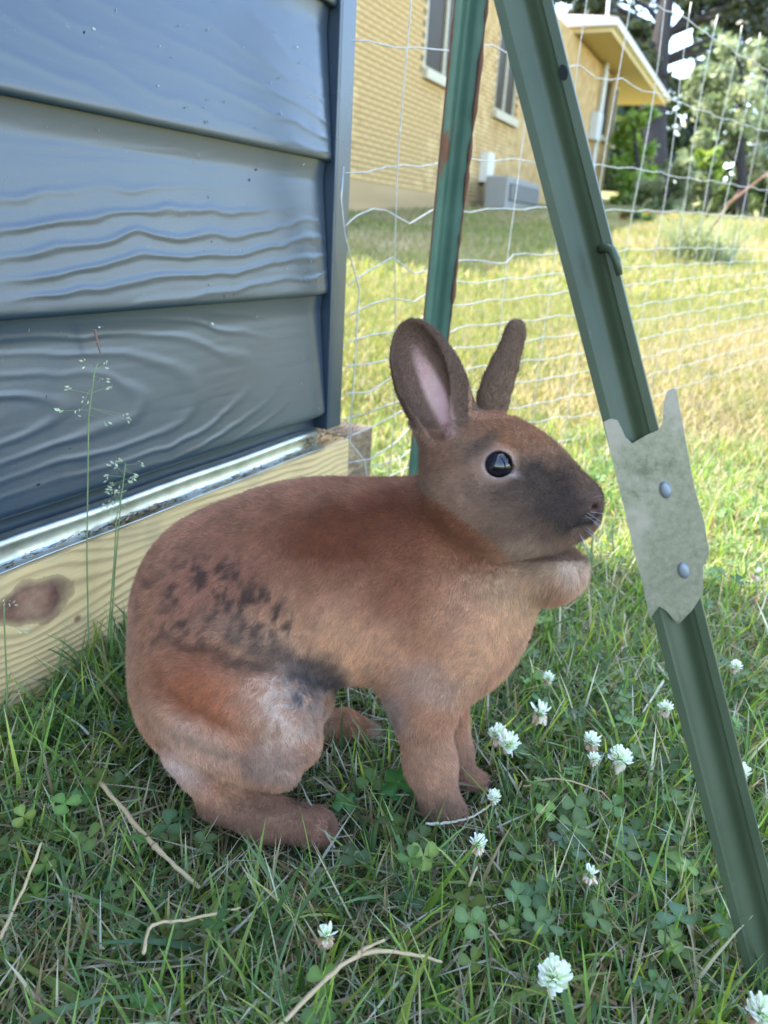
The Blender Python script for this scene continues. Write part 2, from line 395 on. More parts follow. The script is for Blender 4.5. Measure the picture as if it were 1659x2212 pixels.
def build_clippings():
    """dead grass and dirt lying on the ledge of the timber"""
    n = 1100; V = []; Fc = []; colr = []
    for i in range(n):
        s_ = rng.uniform(-0.12, 0.40)
        if rng.random() < 0.62: s_ = rng.normal(0.395, 0.035)
        if rng.random() < 0.2: s_ = rng.normal(0.13, 0.02)
        s_ = min(s_, 0.475)
        o = rng.uniform(-0.0045, -0.0005) if s_ < 0.36 else rng.uniform(-0.03, 0.0)
        z = 0.1072 + (0.004 * rng.random() if s_ < 0.34 else 0.014 * rng.random())
        a = rng.normal(0, 0.6) if s_ < 0.34 else rng.uniform(0, math.pi); L = rng.uniform(0.003, 0.013); w = rng.uniform(0.0004, 0.0010)
        d = WD * math.cos(a) + WN * math.sin(a) * 0.5 + UP * rng.normal(0, 0.12); p = W(s_, o, z)
        sd = np.cross(d, UP); sd /= np.linalg.norm(sd) + 1e-9
        b = len(V); V += [p - d * L / 2 - sd * w, p - d * L / 2 + sd * w, p + d * L / 2 + sd * w * 0.4, p + d * L / 2 - sd * w * 0.4]
        Fc.append((b, b + 1, b + 2, b + 3))
        c = [(0.42, 0.33, 0.17), (0.12, 0.075, 0.035), (0.05, 0.03, 0.02), (0.55, 0.50, 0.34)][rng.choice(4, p=[.38, .25, .2, .17])]
        colr += [c] * 4
    o = mesh_obj('grass_clippings', V, np.array(Fc), GRASS, col=np.array(colr)); kind(o, 'stuff')
    o['label'] = 'dead grass clippings and dirt on the ledge of the shed timber'
    return tag(o, o['label'], 'grass clippings')
build_clippings()

# ------------------------------------------------------------------ posts
def post_mat(name, c0, c1, rust_amt):
    t = NT(name); v = t.coord(); n = t.noise(14, 5, v, 0.6); f = t.noise(240, 4, v, 0.7)
    c = t.ramp(n, [(0.3, c0), (0.7, c1)])
    c = t.mix(t.ramp(f, [(0.66, (0,) * 3), (0.8, (0.35,) * 3)]), c, (0.20, 0.26, 0.2))
    if rust_amt:
        r = t.noise(30, 6, t.coord((1, 1, 0.35)), 0.7)
        c = t.mix(t.ramp(r, [(0.70 - rust_amt, (0,) * 3), (0.76 - rust_amt, (1,) * 3)]), c, (0.13, 0.052, 0.026))
    t.base(c); t.set(Roughness=0.42); t.b.inputs['Specular IOR Level'].default_value = 0.32; t.bump(f, 0.12, 0.0005)
    return t.m
PAINT = post_mat('green_post_paint', (0.046, 0.062, 0.032), (0.068, 0.086, 0.046), 0.03)
PAINT2 = post_mat('weathered_post_paint', (0.045, 0.100, 0.068), (0.085, 0.150, 0.110), 0.13)

def channel_post(name, bot, top, half, depth, mat, label, face_hint):
    """rolled U section: two flat flanges and a round trough pressed back between them"""
    bot, top = np.array(bot), np.array(top); ax = (top - bot) / np.linalg.norm(top - bot)
    root = empty(name, tuple(bot), label, 'fence post', 'green metal posts by the shed corner')
    f = face_hint - ax * np.dot(face_hint, ax); f /= np.linalg.norm(f); r = np.cross(ax, f); r /= np.linalg.norm(r)   # r to the right as seen from the front
    if np.dot(r, RMn[:, 0]) < 0: r = -r
    x = half; w = 0.0016
    prof = [(-x, 0.0), (-x + .0002, .0005), (-0.66 * x, 0.0005)] + [(x * 0.60 * (k / 6.0), -depth * (0.5 + 0.5 * math.cos(math.pi * k / 6.0))) for k in range(-6, 7)] + [(0.66 * x, 0.0005), (x - .0002, .0005), (x, 0.0)]
    prof += [(a * (1.0 if abs(a) > 0.55 * x else 1.12), b - w) for a, b in prof[::-1]]
    L = np.linalg.norm(top - bot); N = 40; V = []; Fc = []; k = len(prof)
    for i in range(N + 1):
        c = bot + ax * L * i / N
        for a, b in prof: V.append(c + r * a + f * b)
    for i in range(N):
        for j in range(k): Fc.append((i * k + j, i * k + (j + 1) % k, (i + 1) * k + (j + 1) % k, (i + 1) * k + j))
    Fc += [tuple(range(k - 1, -1, -1)), tuple(N * k + j for j in range(k))]
    o = mesh_obj('post_channel', np.array(V) - bot, Fc, mat, root, smooth=True)
    o.data.set_sharp_from_angle(angle=math.radians(38))
    return root, ax, r, f

NB = onz(1648, 2140); NB = NB - 0.0 
NBe = at(1672, 2140, 0.333); NTp = at(1081, -190, 0.272)
ntax = (NTp - NBe) / np.linalg.norm(NTp - NBe)
view = -ray(1400, 1100); view = view / np.linalg.norm(view)
near_post, pax, prr, pf = channel_post('fence_post', NBe - ntax * 0.02, NTp, 0.0098, 0.0024, PAINT,
    'near dark green steel post leaning in front of the rabbit, with a riveted anchor plate', view + 0.15 * RMn[:, 0] * -1)

def on_post_plane(x, y, lift=0.0): return onplane(x, y, NBe + pf * lift, pf)
def build_plate():
    lift = 0.0014
    out = [(1304, 912), (1318, 905), (1334, 908), (1352, 946), (1366, 958), (1397, 940), (1424, 928), (1432, 912), (1434, 870), (1441, 845), (1455, 838), (1462, 842),
           (1500, 1050), (1521, 1125), (1533, 1196), (1520, 1222), (1519, 1282), (1496, 1318), (1466, 1349), (1438, 1318), (1424, 1310), (1404, 1336), (1390, 1270), (1356, 1130)]
    P = [on_post_plane(x, y, lift) for x, y in out]
    R0 = np.array(near_post.location)
    V = [p for p in P] + [p - pf * 0.0011 for p in P]; n = len(P)
    Fc = [tuple(range(n - 1, -1, -1)), tuple(n + i for i in range(n))] + [(i, (i + 1) % n, n + (i + 1) % n, n + i) for i in range(n)]
    t = NT('anchor_plate_metal'); v = t.coord(); n1 = t.noise(60, 5, v, 0.7); n2 = t.noise(420, 4, v, 0.7); n3 = t.noise(22, 4, v, 0.6)
    c = t.ramp(n2, [(0.3, (0.21, 0.20, 0.125)), (0.7, (0.33, 0.31, 0.21))])
    c = t.mix(t.ramp(n1, [(0.36, (.8,) * 3), (0.46, (0,) * 3)]), c, (0.13, 0.13, 0.075)); c = t.mix(t.ramp(n3, [(0.48, (0,) * 3), (0.56, (0.8,) * 3)]), c, (0.40, 0.34, 0.25))
    c = t.mix(t.ramp(n1, [(0.62, (0,) * 3), (0.8, (0.6,) * 3)]), c, (0.50, 0.38, 0.31))
    t.base(c); t.set(Metallic=0.2, Roughness=t.ramp(n3, [(0.42, (0.34,) * 3), (0.6, (0.6,) * 3)])); t.bump(n2, 0.2, 0.0004)
    pl = mesh_obj('anchor_plate', np.array(V) - R0, Fc, t.m, near_post)
    riv = simple('rivet_steel', (0.22, 0.24, 0.26), 0.5, 0.5, 0.3, 300)
    for x, y in ((1438, 1058), (1477, 1232)):
        c0 = on_post_plane(x, y, lift); V = []; Fc = []
        for i, (rr, h) in enumerate(((1, 0), (0.98, .35), (0.8, .75), (0.45, 0.95))):
            for k in range(18):
                a = 2 * math.pi * k / 18; V.append(c0 + (prr * math.cos(a) * 0.0022 + pax * math.sin(a) * 0.0034) * rr + pf * 0.0013 * h)
        for i in range(3):
            for k in range(18): Fc.append((i * 18 + k, i * 18 + (k + 1) % 18, (i + 1) * 18 + (k + 1) % 18, (i + 1) * 18 + k))
        Fc.append(tuple(54 + k for k in range(18)))
        o = mesh_obj('rivet', np.array(V) - R0, Fc, riv, pl, smooth=True)
    # wire hook bent out of the flange, and black plug painting the hole's shade
    b = MB(); pts = [on_post_plane(x, y, l) for x, y, l in ((1298, 538, 0.0005), (1308, 535, 0.004), (1322, 540, 0.0065), (1332, 562, 0.0075), (1339, 594, 0.0065))]
    b.tube(pts, [0.0017, 0.0017, 0.0016, 0.0015, 0.0012], 8); b.build('wire_hook', PAINT, near_post, smooth=True)
    dark = simple('punched_hole', (0.004, 0.006, 0.005), 0.9)
    b = MB(); c0 = on_post_plane(1217, 156, 0.0009); V = [c0 + (prr * math.cos(a) * 0.0016 + pax * math.sin(a) * 0.0027) for a in np.linspace(0, 2 * math.pi, 15)[:-1]]
    b.add(V + [p - pf * 0.003 for p in V], [tuple(range(14)), tuple(range(27, 13, -1))] + [(i, (i + 1) % 14, 14 + (i + 1) % 14, 14 + i) for i in range(14)]); b.build('punched_hole', dark, near_post)
build_plate()

FB = onz(898, 1120); FT = at(1024, -60, 0.62)
far_post, _, _, _ = channel_post('fence_post', FB - np.array([0, 0, 0.02]), FT, 0.0140, 0.007, PAINT2,
    'far turquoise green steel post with rusty edges, behind the rabbit ears', view + 0.5 * RMn[:, 0])
def build_rust():
    R0 = np.array(far_post.location); ax = (FT - FB) / np.linalg.norm(FT - FB)
    t = simple('rust_scale', (0.13, 0.055, 0.03), 0.9, 0, 0.6, 300, 0.001)
    b = MB()
    for side in (-1, 1):
        L = np.linalg.norm(FT - FB) + 0.02; N = 60
        f = view + 0.5 * RMn[:, 0]; f = f - ax * np.dot(f, ax); f /= np.linalg.norm(f); r = np.cross(ax, f)
        if np.dot(r, RMn[:, 0]) < 0: r = -r
        pts = [FB - np.array([0, 0, 0.02]) + ax * L * i / N + r * side * (0.0137) + f * 0.0001 for i in range(N + 1)]
        rad = [0.0005 + (0.0007 if side < 0 else 0.0022 * (0.3 + 0.7 * (i / N > .5))) * rng.random() for i in range(N + 1)]
        b.tube(pts, rad, 5)
    b.build('rust_edge', t, far_post, smooth=True)
build_rust()

# ------------------------------------------------------------------ wire fence
FA = W(0.4155, -0.002, 0); FAZ = math.radians(40.5); FD = np.array([math.sin(FAZ), math.cos(FAZ), 0]); FN = np.array([math.cos(FAZ), -math.sin(FAZ), 0])
def fs(x, y):
    p = onplane(x, y, FA, FN); return float(np.dot(p - FA, FD)), float(p[2])
def build_fence():
    root = empty('wire_fence', tuple(FA), 'galvanised welded wire mesh fence running from the shed corner across the lawn', 'fence')
    t = NT('galvanised_wire'); n = t.noise(200, 3, t.coord()); t.base(t.ramp(n, [(0.3, (0.30, 0.30, 0.28)), (0.7, (0.46, 0.45, 0.42))])); t.set(Metallic=0.55, Roughness=0.42)
    rows = [
        [(1395, -8), (1440, 20), (1490, 45), (1560, 95), (1659, 152)],
        [(735, 91), (790, 91), (873, 101), (940, 109), (985, 107), (1060, 101), (1098, 112), (1215, 140), (1252, 142), (1290, 168), (1340, 172), (1400, 198), (1440, 210), (1540, 248), (1659, 285)],
        [(724, 376), (790, 368), (873, 360), (910, 358), (950, 348), (1020, 345), (1110, 346), (1160, 351), (1290, 358), (1350, 362), (1420, 372), (1480, 385), (1570, 396), (1659, 412)],
        [(724, 500), (770, 468), (810, 455), (840, 456), (885, 480), (930, 456), (960, 452), (1020, 456), (1110, 450), (1180, 450), (1300, 454), (1380, 455), (1470, 457), (1560, 464), (1659, 472)],
        [(757, 620), (800, 583), (848, 553), (890, 594), (925, 585), (940, 565), (1005, 564), (1090, 566), (1108, 551), (1200, 547), (1340, 540), (1500, 535), (1659, 540)],
        [(757, 680), (800, 655), (840, 648), (893, 650), (925, 630), (945, 612), (1005, 610), (1108, 602), (1210, 590), (1340, 578), (1500, 570), (1659, 562)],
        [(750, 738), (840, 716), (905, 700), (940, 660), (1005, 655), (1108, 645), (1240, 628), (1340, 618), (1500, 600), (1659, 588)],
        [(745, 793), (840, 775), (900, 758), (985, 708), (1100, 696), (1240, 680), (1360, 662), (1500, 640), (1659, 618)],
        [(742, 848), (800, 845), (850, 820), (900, 800), (985, 752), (1100, 742), (1260, 718), (1400, 690), (1520, 668), (1659, 645)],
        [(740, 902), (790, 898), (850, 870), (900, 850), (985, 800), (1100, 786), (1280, 760), (1400, 728), (1659, 675)],
        [(745, 952), (790, 930), (860, 890), (985, 850), (1100, 830), (1290, 800), (1400, 770), (1659, 705)],
        [(750, 1000), (800, 990), (850, 960), (900, 905), (985, 890), (1120, 880), (1290, 845), (1400, 812), (1659, 738)],
        [(800, 1010), (870, 985), (920, 950), (1000, 930), (1200, 905), (1300, 890), (1430, 850), (1659, 772)],
        [(800, 1045), (870, 1020), (920, 1000), (1100, 970), (1280, 940), (1440, 900), (1659, 812)]]
    R0 = np.array(root.location); wires = []
    for k, row in enumerate(rows):
        P = [fs(x, y) for x, y in row]; P.sort()
        ss = np.array([p[0] for p in P]); zz = np.array([p[1] for p in P])
        end = 2.6; xs = np.unique(np.concatenate([ss, np.arange(ss[0], end, 0.035)]))
        z = np.interp(xs, ss, zz) + np.where(xs > ss[-1], terr(0 * xs, FA[1] + FD[1] * xs) * 0.5 - terr(0.0, FA[1] + FD[1] * ss[-1]) * 0.5, 0)
        z = z + 0.0016 * np.sin(xs * 61 + k * 2)
        wires.append((xs, z))
        pts = [FA + FD * a + FN * 0.0025 * math.sin(a * 40 + k) + UP * b for a, b in zip(xs, z)]
        b = MB(); b.tube(pts, 0.00070, 6); b.build('horizontal_wire', t.m, root, smooth=True)
    vs_ = [fs(*q)[0] for q in ((876, 101), (1110, 451), (1248, 142), (1329, 168), (1404, 197), (1465, 206), (1514, 232), (1561, 249), (1601, 264), (1636, 278))]; vs_ += [vs_[-1] + 0.12 * i for i in range(1, 11)]
    for i, s_ in enumerate(vs_):
        pts = []
        for z in np.linspace(0.62 + 0.06 * max(0, s_ - .3), -0.005, 26):
            g = terr(0.0, FA[1] + FD[1] * s_); zz = max(z, float(g) - 0.005)
            pts.append(FA + FD * (s_ + 0.006 * math.sin(z * 14 + i * 1.7) + (0.012 * (0.6 - z) if i == 0 else 0)) + FN * (0.002 + 0.003 * math.sin(z * 9 + i)) + UP * zz)
        b = MB(); b.tube(pts, 0.00062, 6); b.build('vertical_wire', t.m, root, smooth=True)
    # the first, kinked upright that hugs the trim
    pts = [fs(x, y) for x, y in ((722, 360), (717, 430), (724, 500), (742, 570), (757, 622), (753, 690), (748, 790), (741, 880), (738, 950), (755, 985), (760, 1020), (756, 1060))]
    b = MB(); b.tube([FA + FD * a + FN * (0.022 if j > 8 else 0.012) + UP * z for j, (a, z) in enumerate(pts)], 0.0008, 6); b.build('vertical_wire', t.m, root, smooth=True)
build_fence()
#@@PART2
# ------------------------------------------------------------------ the rabbit (one continuous body from a smooth distance field)
def build_rabbit():
    hv = 0.00125
    lo = np.array([-0.172, -0.215, -0.555]); hi = np.array([0.135, 0.120, -0.325])      # metres, along the picture plane and towards the viewer
    dims = np.ceil((hi - lo) / hv).astype(int); S = np.full(dims, 0.03, np.float32)
    axs = [lo[i] + hv * np.arange(dims[i]) for i in range(3)]
    def c3(px, py, d): return np.array([(px - 830) / F * d, -(py - 1106) / F * d, -d])
    def block(c, R):
        sl = []
        for i in range(3):
            a = int(max(0, (c[i] - R - lo[i]) / hv)); b = int(min(dims[i], (c[i] + R - lo[i]) / hv + 2)); sl.append(slice(a, max(a, b)))
        g = [axs[i][sl[i]] for i in range(3)]
        return tuple(sl), g[0][:, None, None] - c[0], g[1][None, :, None] - c[1], g[2][None, None, :] - c[2]
    def smin(a, b, k):
        h = np.maximum(k - np.abs(a - b), 0) / k; return np.minimum(a, b) - h * h * k * 0.25
    def smax(a, b, k): return -smin(-a, -b, k)
    def ell_d(X, Y, Z, r, ang, tilt=0.0):
        a = math.radians(ang); u = X * math.cos(a) + Y * math.sin(a); v = -X * math.sin(a) + Y * math.cos(a); w = Z
        if tilt:
            t = math.radians(tilt); u, w = u * math.cos(t) + w * math.sin(t), -u * math.sin(t) + w * math.cos(t)
        k0 = np.sqrt((u / r[0]) ** 2 + (v / r[1]) ** 2 + (w / r[2]) ** 2) + 1e-6
        k1 = np.sqrt((u / r[0] ** 2) ** 2 + (v / r[1] ** 2) ** 2 + (w / r[2] ** 2) ** 2) + 1e-6
        return k0 * (k0 - 1) / k1
    def E(px, py, d, rx, ry, rz, ang=0, k=0.012, cut=False, tilt=0):
        c = c3(px, py, d); r = (rx / F * d, ry / F * d, rz); sl, X, Y, Z = block(c, max(r) + 0.03)
        D = ell_d(X, Y, Z, r, ang, tilt).astype(np.float32)
        S[sl] = smax(S[sl], -D, k) if cut else smin(S[sl], D, k)
    def Cn(a, b, ra, rb, k=0.01, cut=False, squash=1.0):
        A = c3(*a); B = c3(*b); ra = ra / F * a[2]; rb = rb / F * b[2]; c = (A + B) / 2
        sl, X, Y, Z = block(c, np.linalg.norm(B - A) / 2 + max(ra, rb) + 0.025)
        ba = B - A; L = np.dot(ba, ba); A2 = A - c
        t = np.clip(((X - A2[0]) * ba[0] + (Y - A2[1]) * ba[1] + (Z - A2[2]) * ba[2]) / L, 0, 1)
        dx = X - A2[0] - t * ba[0]; dy = Y - A2[1] - t * ba[1]; dz = (Z - A2[2] - t * ba[2]) / squash
        D = (np.sqrt(dx * dx + dy * dy + dz * dz) - (ra + (rb - ra) * t)).astype(np.float32)
        S[sl] = smax(S[sl], -D, k) if cut else smin(S[sl], D, k)
    # trunk
    E(765, 1262, .425, 265, 224, .050)
    E(512, 1345, .430, 226, 256, .050, 10, k=.018)
    E(650, 1205, .425, 220, 166, .044, 4, k=.015)
    E(452, 1480, .435, 160, 175, .044, 0, k=.018)
    E(880, 1240, .425, 190, 190, .046, k=.02)
    # haunch and folded hind leg, near side
    E(505, 1475, .398, 185, 172, .030, 12, k=.010)
    E(610, 1560, .396, 92, 112, .024, 30, k=.010)
    Cn((598, 1652, .391), (455, 1600, .397), 60, 84, k=.0025)
    Cn((402, 1622, .40), (480, 1722, .399), 54, 48, k=.0025)
    Cn((470, 1728, .404), (580, 1768, .404), 50, 48, k=.004)
    Cn((580, 1768, .404), (668, 1783, .407), 48, 46, k=.008)
    E(690, 1788, .408, 44, 40, .0135, -8, k=.006)
    for i, (x, y, d) in enumerate(((706, 1800, .402), (712, 1790, .410), (704, 1782, .418))):
        E(x, y + 6, d - .003, 25, 17, .0045, -15, k=.0015)
    for (x0, y0, x1, y1, d) in ((700, 1803, 738, 1812, .394), (704, 1788, 742, 1796, .401)): Cn((x0, y0, d + .003), (x1, y1, d + .003), 4, 4, k=.002, cut=True)
    Cn((395, 1540, .372), (520, 1600, .366), 5, 6, k=.006, cut=True); Cn((520, 1600, .366), (640, 1612, .370), 6, 5, k=.006, cut=True)
    def skin(px, py):
        for d in np.arange(.34, .50, .0008):
            ix = ((c3(px, py, d) - lo) / hv).astype(int)
            if (ix >= 0).all() and (ix < dims).all() and S[tuple(ix)] < 0: return d
        return None
    for path, rr in (([(318, 1470), (370, 1530), (440, 1575), (520, 1605), (600, 1620), (648, 1612)], .0050), ([(400, 1400), (470, 1412), (560, 1430), (640, 1452), (700, 1475)], .0036), ([(392, 1660), (450, 1690), (520, 1716), (590, 1722)], .0036)):
        q_ = [(x, y, skin(x, y)) for x, y in path]; q_ = [(x, y, d - rr * .45) for x, y, d in q_ if d]
        for a_, b_ in zip(q_[:-1], q_[1:]): Cn(a_, b_, rr / a_[2] * F, rr / b_[2] * F, k=.006, cut=True)
    # far haunch and foot
    E(600, 1470, .470, 140, 130, .030, k=.02)
    Cn((640, 1590, .49), (745, 1566, .497), 48, 38, k=.008)
    E(785, 1580, .498, 48, 30, .012, -20, k=.006)
    # shoulder, chest
    E(960, 1290, .415, 175, 205, .042, -10, k=.02)
    E(994, 1350, .412, 200, 126, .035, 58, k=.016)
    E(1060, 1240, .408, 120, 88, .032, 10, k=.014)
    E(1182, 1236, .395, 84, 72, .026, 18, k=.005)
    # neck
    Cn((920, 1190, .415), (1010, 1080, .398), 120, 92, k=.02)
    # near fore leg
    E(908, 1475, .398, 88, 112, .024, 10, k=.012)
    Cn((914, 1560, .402), (930, 1650, .412), 64, 54, k=.010)
    Cn((930, 1650, .412), (950, 1732, .426), 54, 46, k=.008)
    E(965, 1750, .424, 46, 33, .013, -12, k=.006)
    for x, y, d in ((988, 1762, .417), (994, 1757, .424), (986, 1752, .431)): E(x, y, d, 22, 15, .0048, -20, k=.003)
    # far fore leg
    Cn((965, 1540, .438), (985, 1620, .448), 50, 36, k=.010)
    Cn((985, 1620, .448), (1003, 1672, .456), 36, 30, k=.006)
    E(1022, 1684, .456, 40, 24, .011, -10, k=.005)
    for x, y, d in ((1040, 1690, .451), (1044, 1686, .457), (1038, 1683, .463)): E(x, y, d, 18, 12, .0042, -10, k=.003)
    # head
    body_field = S + 0.0018; S[:] = 0.03
    E(1038, 1008, .385, 112, 112, .0265, k=.008)
    E(1122, 1032, .382, 168, 106, .0215, -38, k=.008)
    E(1200, 1088, .382, 92, 66, .0165, -12, k=.010)
    E(1262, 1078, .382, 36, 32, .0095, 0, k=.008)
    E(1255, 1118, .382, 38, 30, .0105, 0, k=.005)
    E(1222, 1142, .382, 52, 26, .0110, 12, k=.005)
    E(1068, 1098, .374, 122, 98, .0250, -8, k=.008)
    E(990, 1060, .382, 72, 92, .0240, 0, k=.010)
    E(1135, 1128, .380, 112, 66, .0205, 6, k=.010)
    E(1060, 950, .377, 60, 24, .010, -8, k=.010)           # brow
    E(1283, 1093, .374, 9, 4, .003, 10, k=.002, cut=True)  # nostril
    Cn((1292, 1106, .372), (1240, 1130, .366), 3, 3, k=.003, cut=True)   # mouth line
    Cn((1292, 1106, .372), (1286, 1088, .369), 2.5, 2.5, k=.003, cut=True)
    # near ear
    Cn((978, 965, .382), (952, 900, .378), 44, 46, k=.016)
    E(928, 826, .376, 148, 77, .0085, 110, k=.008)
    E(968, 850, .376, 90, 42, .0085, 103, k=.006)
    E(912, 806, .3725, 124, 54, .0085, 110, k=.0016, cut=True)
    E(935, 880, .3695, 78, 30, .0105, 108, k=.002, cut=True)
    # far ear
    for a_, b_ in zip(*(lambda q: (q[:-1], q[1:]))([(1060, 900, 38), (1066, 860, 38), (1076, 825, 37), (1090, 788, 34), (1104, 752, 29), (1113, 722, 27), (1116, 708, 25)])):
        Cn((a_[0], a_[1], .392), (b_[0], b_[1], .392), a_[2] - 3, b_[2] - 3, k=.003, squash=.6)
    S[:] = smin(body_field, S + 0.0004, 0.0028)
    E(770, 1540, .43, 66, 62, .060, 0, k=.012, cut=True)
    E(1292, 1166, .385, 64, 9, .034, 14, k=.004, cut=True)
    # eye socket: find the skin in front of the eye
    exy = (1077, 1004); dsurf = None
    for d in np.arange(.345, .40, .0005):
        p = c3(*exy, d); ix = ((p - lo) / hv).astype(int)
        if S[tuple(ix)] < 0: dsurf = d; break
    er = 0.0074; eye_d = dsurf + 0.0040
    E(exy[0], exy[1], eye_d - .001, 37, 36, .0105, 0, k=.004)
    E(exy[0], exy[1], eye_d - .0035, 29.5, 28.5, .008, 0, k=.0022, cut=True)
    E(exy[0] + 27, exy[1] + 10, eye_d - .0055, 11, 4, .004, -25, k=.002, cut=True)
    # keep feet from sinking through the picture: extraction by surface nets
    s = S; neg = s < 0
    cnt = np.zeros(np.array(s.shape) - 1, np.float32); acc = [np.zeros_like(cnt) for _ in range(3)]
    def edge(axis):
        a = [slice(None)] * 3; b = [slice(None)] * 3; a[axis] = slice(0, -1); b[axis] = slice(1, None)
        sa, sb = s[tuple(a)], s[tuple(b)]; cr = neg[tuple(a)] != neg[tuple(b)]
        t = np.where(cr, sa / np.where(cr, sa - sb, 1), 0).astype(np.float32); return cr, t
    for axis in range(3):
        cr, t = edge(axis); o1, o2 = [i for i in range(3) if i != axis]
        for d1 in (0, 1):
            for d2 in (0, 1):
                sl = [slice(None)] * 3; sl[o1] = slice(d1, cr.shape[o1] - 1 + d1); sl[o2] = slice(d2, cr.shape[o2] - 1 + d2)
                c = cr[tuple(sl)]; tt = t[tuple(sl)]; cnt += c
                acc[axis] += tt * c; acc[o1] += d1 * c; acc[o2] += d2 * c
    act = cnt > 0; idx = np.full(cnt.shape, -1, np.int64); idx[act] = np.arange(act.sum()); ijk = np.argwhere(act)
    P = np.stack([ijk[:, i] + acc[i][act] / cnt[act] for i in range(3)], -1) * hv + lo
    quads = []
    for axis in range(3):
        cr, _ = edge(axis); o1, o2 = [(1, 2), (2, 0), (0, 1)][axis]
        e = np.argwhere(cr); e = e[(e[:, o1] > 0) & (e[:, o2] > 0) & (e[:, o1] < s.shape[o1] - 1) & (e[:, o2] < s.shape[o2] - 1)]
        def g(a, b):
            q = e.copy(); q[:, o1] -= a; q[:, o2] -= b; return idx[q[:, 0], q[:, 1], q[:, 2]]
        q = np.stack([g(1, 1), g(0, 1), g(0, 0), g(1, 0)], -1)
        inside = neg[e[:, 0], e[:, 1], e[:, 2]]; q[~inside] = q[~inside][:, ::-1]; quads.append(q)
    Q = np.concatenate(quads); Q = Q[(Q >= 0).all(1)]
    # relax twice
    nb = np.concatenate([Q[:, [0, 1]], Q[:, [1, 2]], Q[:, [2, 3]], Q[:, [3, 0]]]); nb = np.concatenate([nb, nb[:, ::-1]])
    deg = np.bincount(nb[:, 0], minlength=len(P)).astype(float)[:, None]
    for lam in (0.5, 0.5, 0.4):
        m = np.stack([np.bincount(nb[:, 0], weights=P[nb[:, 1], i], minlength=len(P)) for i in range(3)], -1) / deg
        P = P + lam * (m - P)
    # drop floating crumbs: keep connected to the body by flood on labels
    # colours by place on the animal
    PX = 830 + F * P[:, 0] / -P[:, 2]; PY = 1106 - F * P[:, 1] / -P[:, 2]; Dp = -P[:, 2]
    def gs(cx, cy, rx, ry, ang=0, soft=1.0):
        a = math.radians(ang); x = (PX2 - cx) * math.cos(a) - (PY2 - cy) * math.sin(a); y = (PX2 - cx) * math.sin(a) + (PY2 - cy) * math.cos(a)
        r = np.sqrt((x / rx) ** 2 + (y / ry) ** 2); return np.clip((1.0 + 0.5 * soft - r) / soft, 0, 1) ** 1.3
    q = np.stack([PX / 60, PY / 60, P[:, 2] * 60], -1)
    wx = (fbm(q, 3, 5) - .5) * 70; wy = (fbm(q + 31, 3, 6) - .5) * 70
    PX2 = PX + wx; PY2 = PY + wy
    fine = fbm(q * 5, 3, 9); spots = fbm(np.stack([PX / 13 + PY / 60, PY / 18, P[:, 2] * 90], -1), 3, 14)
    col = np.tile(np.array([0.370, 0.212, 0.138]), (len(P), 1))
    def lay(m, c, a=1.0):
        m = (np.clip(m, 0, 1) * a)[:, None]; np.copyto(col, col * (1 - m) + m * np.array(c))
    lay(gs(800, 1150, 290, 105, 4, 0.9), (0.165, 0.058, 0.026))           # chestnut saddle
    lay(gs(900, 1240, 130, 110, 60, 0.9), (0.25, 0.110, 0.062), .8)
    lay(gs(720, 1390, 230, 75, -12, 1.1), (0.500, 0.330, 0.220), .9)      # paler flank
    lay(gs(950, 1360, 60, 150, 0, 1.0), (0.37, 0.205, 0.12), .7)
    lay(gs(470, 1270, 130, 110, 20, 1.2), (0.285, 0.140, 0.100), .8)
    # dark mottling over the hip
    mot = np.clip((gs(440, 1310, 130, 105, -20, 1.3) + gs(560, 1340, 150, 60, -38, 1.1)) * 1.0, 0, 1) * np.clip((spots - .47) * 7, 0, 1)
    lay(mot, (0.065, 0.042, 0.036), .88)
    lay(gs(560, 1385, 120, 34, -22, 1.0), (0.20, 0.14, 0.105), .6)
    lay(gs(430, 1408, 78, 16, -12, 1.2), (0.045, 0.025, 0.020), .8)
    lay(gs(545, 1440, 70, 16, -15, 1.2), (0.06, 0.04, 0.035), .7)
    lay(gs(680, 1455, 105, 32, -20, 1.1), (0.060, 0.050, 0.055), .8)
    lay(gs(430, 1490, 95, 70, -25, 1.0), (0.330, 0.135, 0.070), .95)      # orange patch
    lay(gs(620, 1540, 88, 84, 15, 0.9) * np.clip((fine - .25) * 3.2, .35, 1), (0.50, 0.44, 0.41), .9)           # grey white knee
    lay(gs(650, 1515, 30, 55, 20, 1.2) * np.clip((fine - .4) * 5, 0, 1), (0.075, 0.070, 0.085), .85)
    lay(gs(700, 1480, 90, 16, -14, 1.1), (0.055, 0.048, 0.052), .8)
    lay(gs(420, 1600, 120, 46, -32, 1.0), (0.47, 0.335, 0.265), .9)
    lay(gs(590, 1660, 60, 50, -20, 1.1), (0.30, 0.235, 0.21), .8)
    lay(gs(385, 1655, 60, 26, -35, 1.3), (0.50, 0.43, 0.42), .8)
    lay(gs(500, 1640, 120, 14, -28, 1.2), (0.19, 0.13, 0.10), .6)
    lay(np.clip((PY2 - 1705) / 40, 0, 1) * (PX2 < 800), (0.245, 0.145, 0.100) , .95)
    lay(np.clip((310 - PX) / 50, 0, 1) * (PY < 1600), (0.42, 0.31, 0.28), .55)  # pinkish rump edge: rim light painted into the coat
    # chest, forelegs
    lay(gs(1060, 1370, 60, 135, -35, 1.0), (0.56, 0.40, 0.27), .85)
    lay(gs(1000, 1330, 60, 90, -10, 1.0), (0.46, 0.30, 0.21), .6)
    lay(gs(920, 1480, 80, 50, 0, 1.1), (0.38, 0.28, 0.23), .7)
    lay(gs(1120, 1270, 80, 50, 10, 1.0), (0.48, 0.36, 0.25), .8)
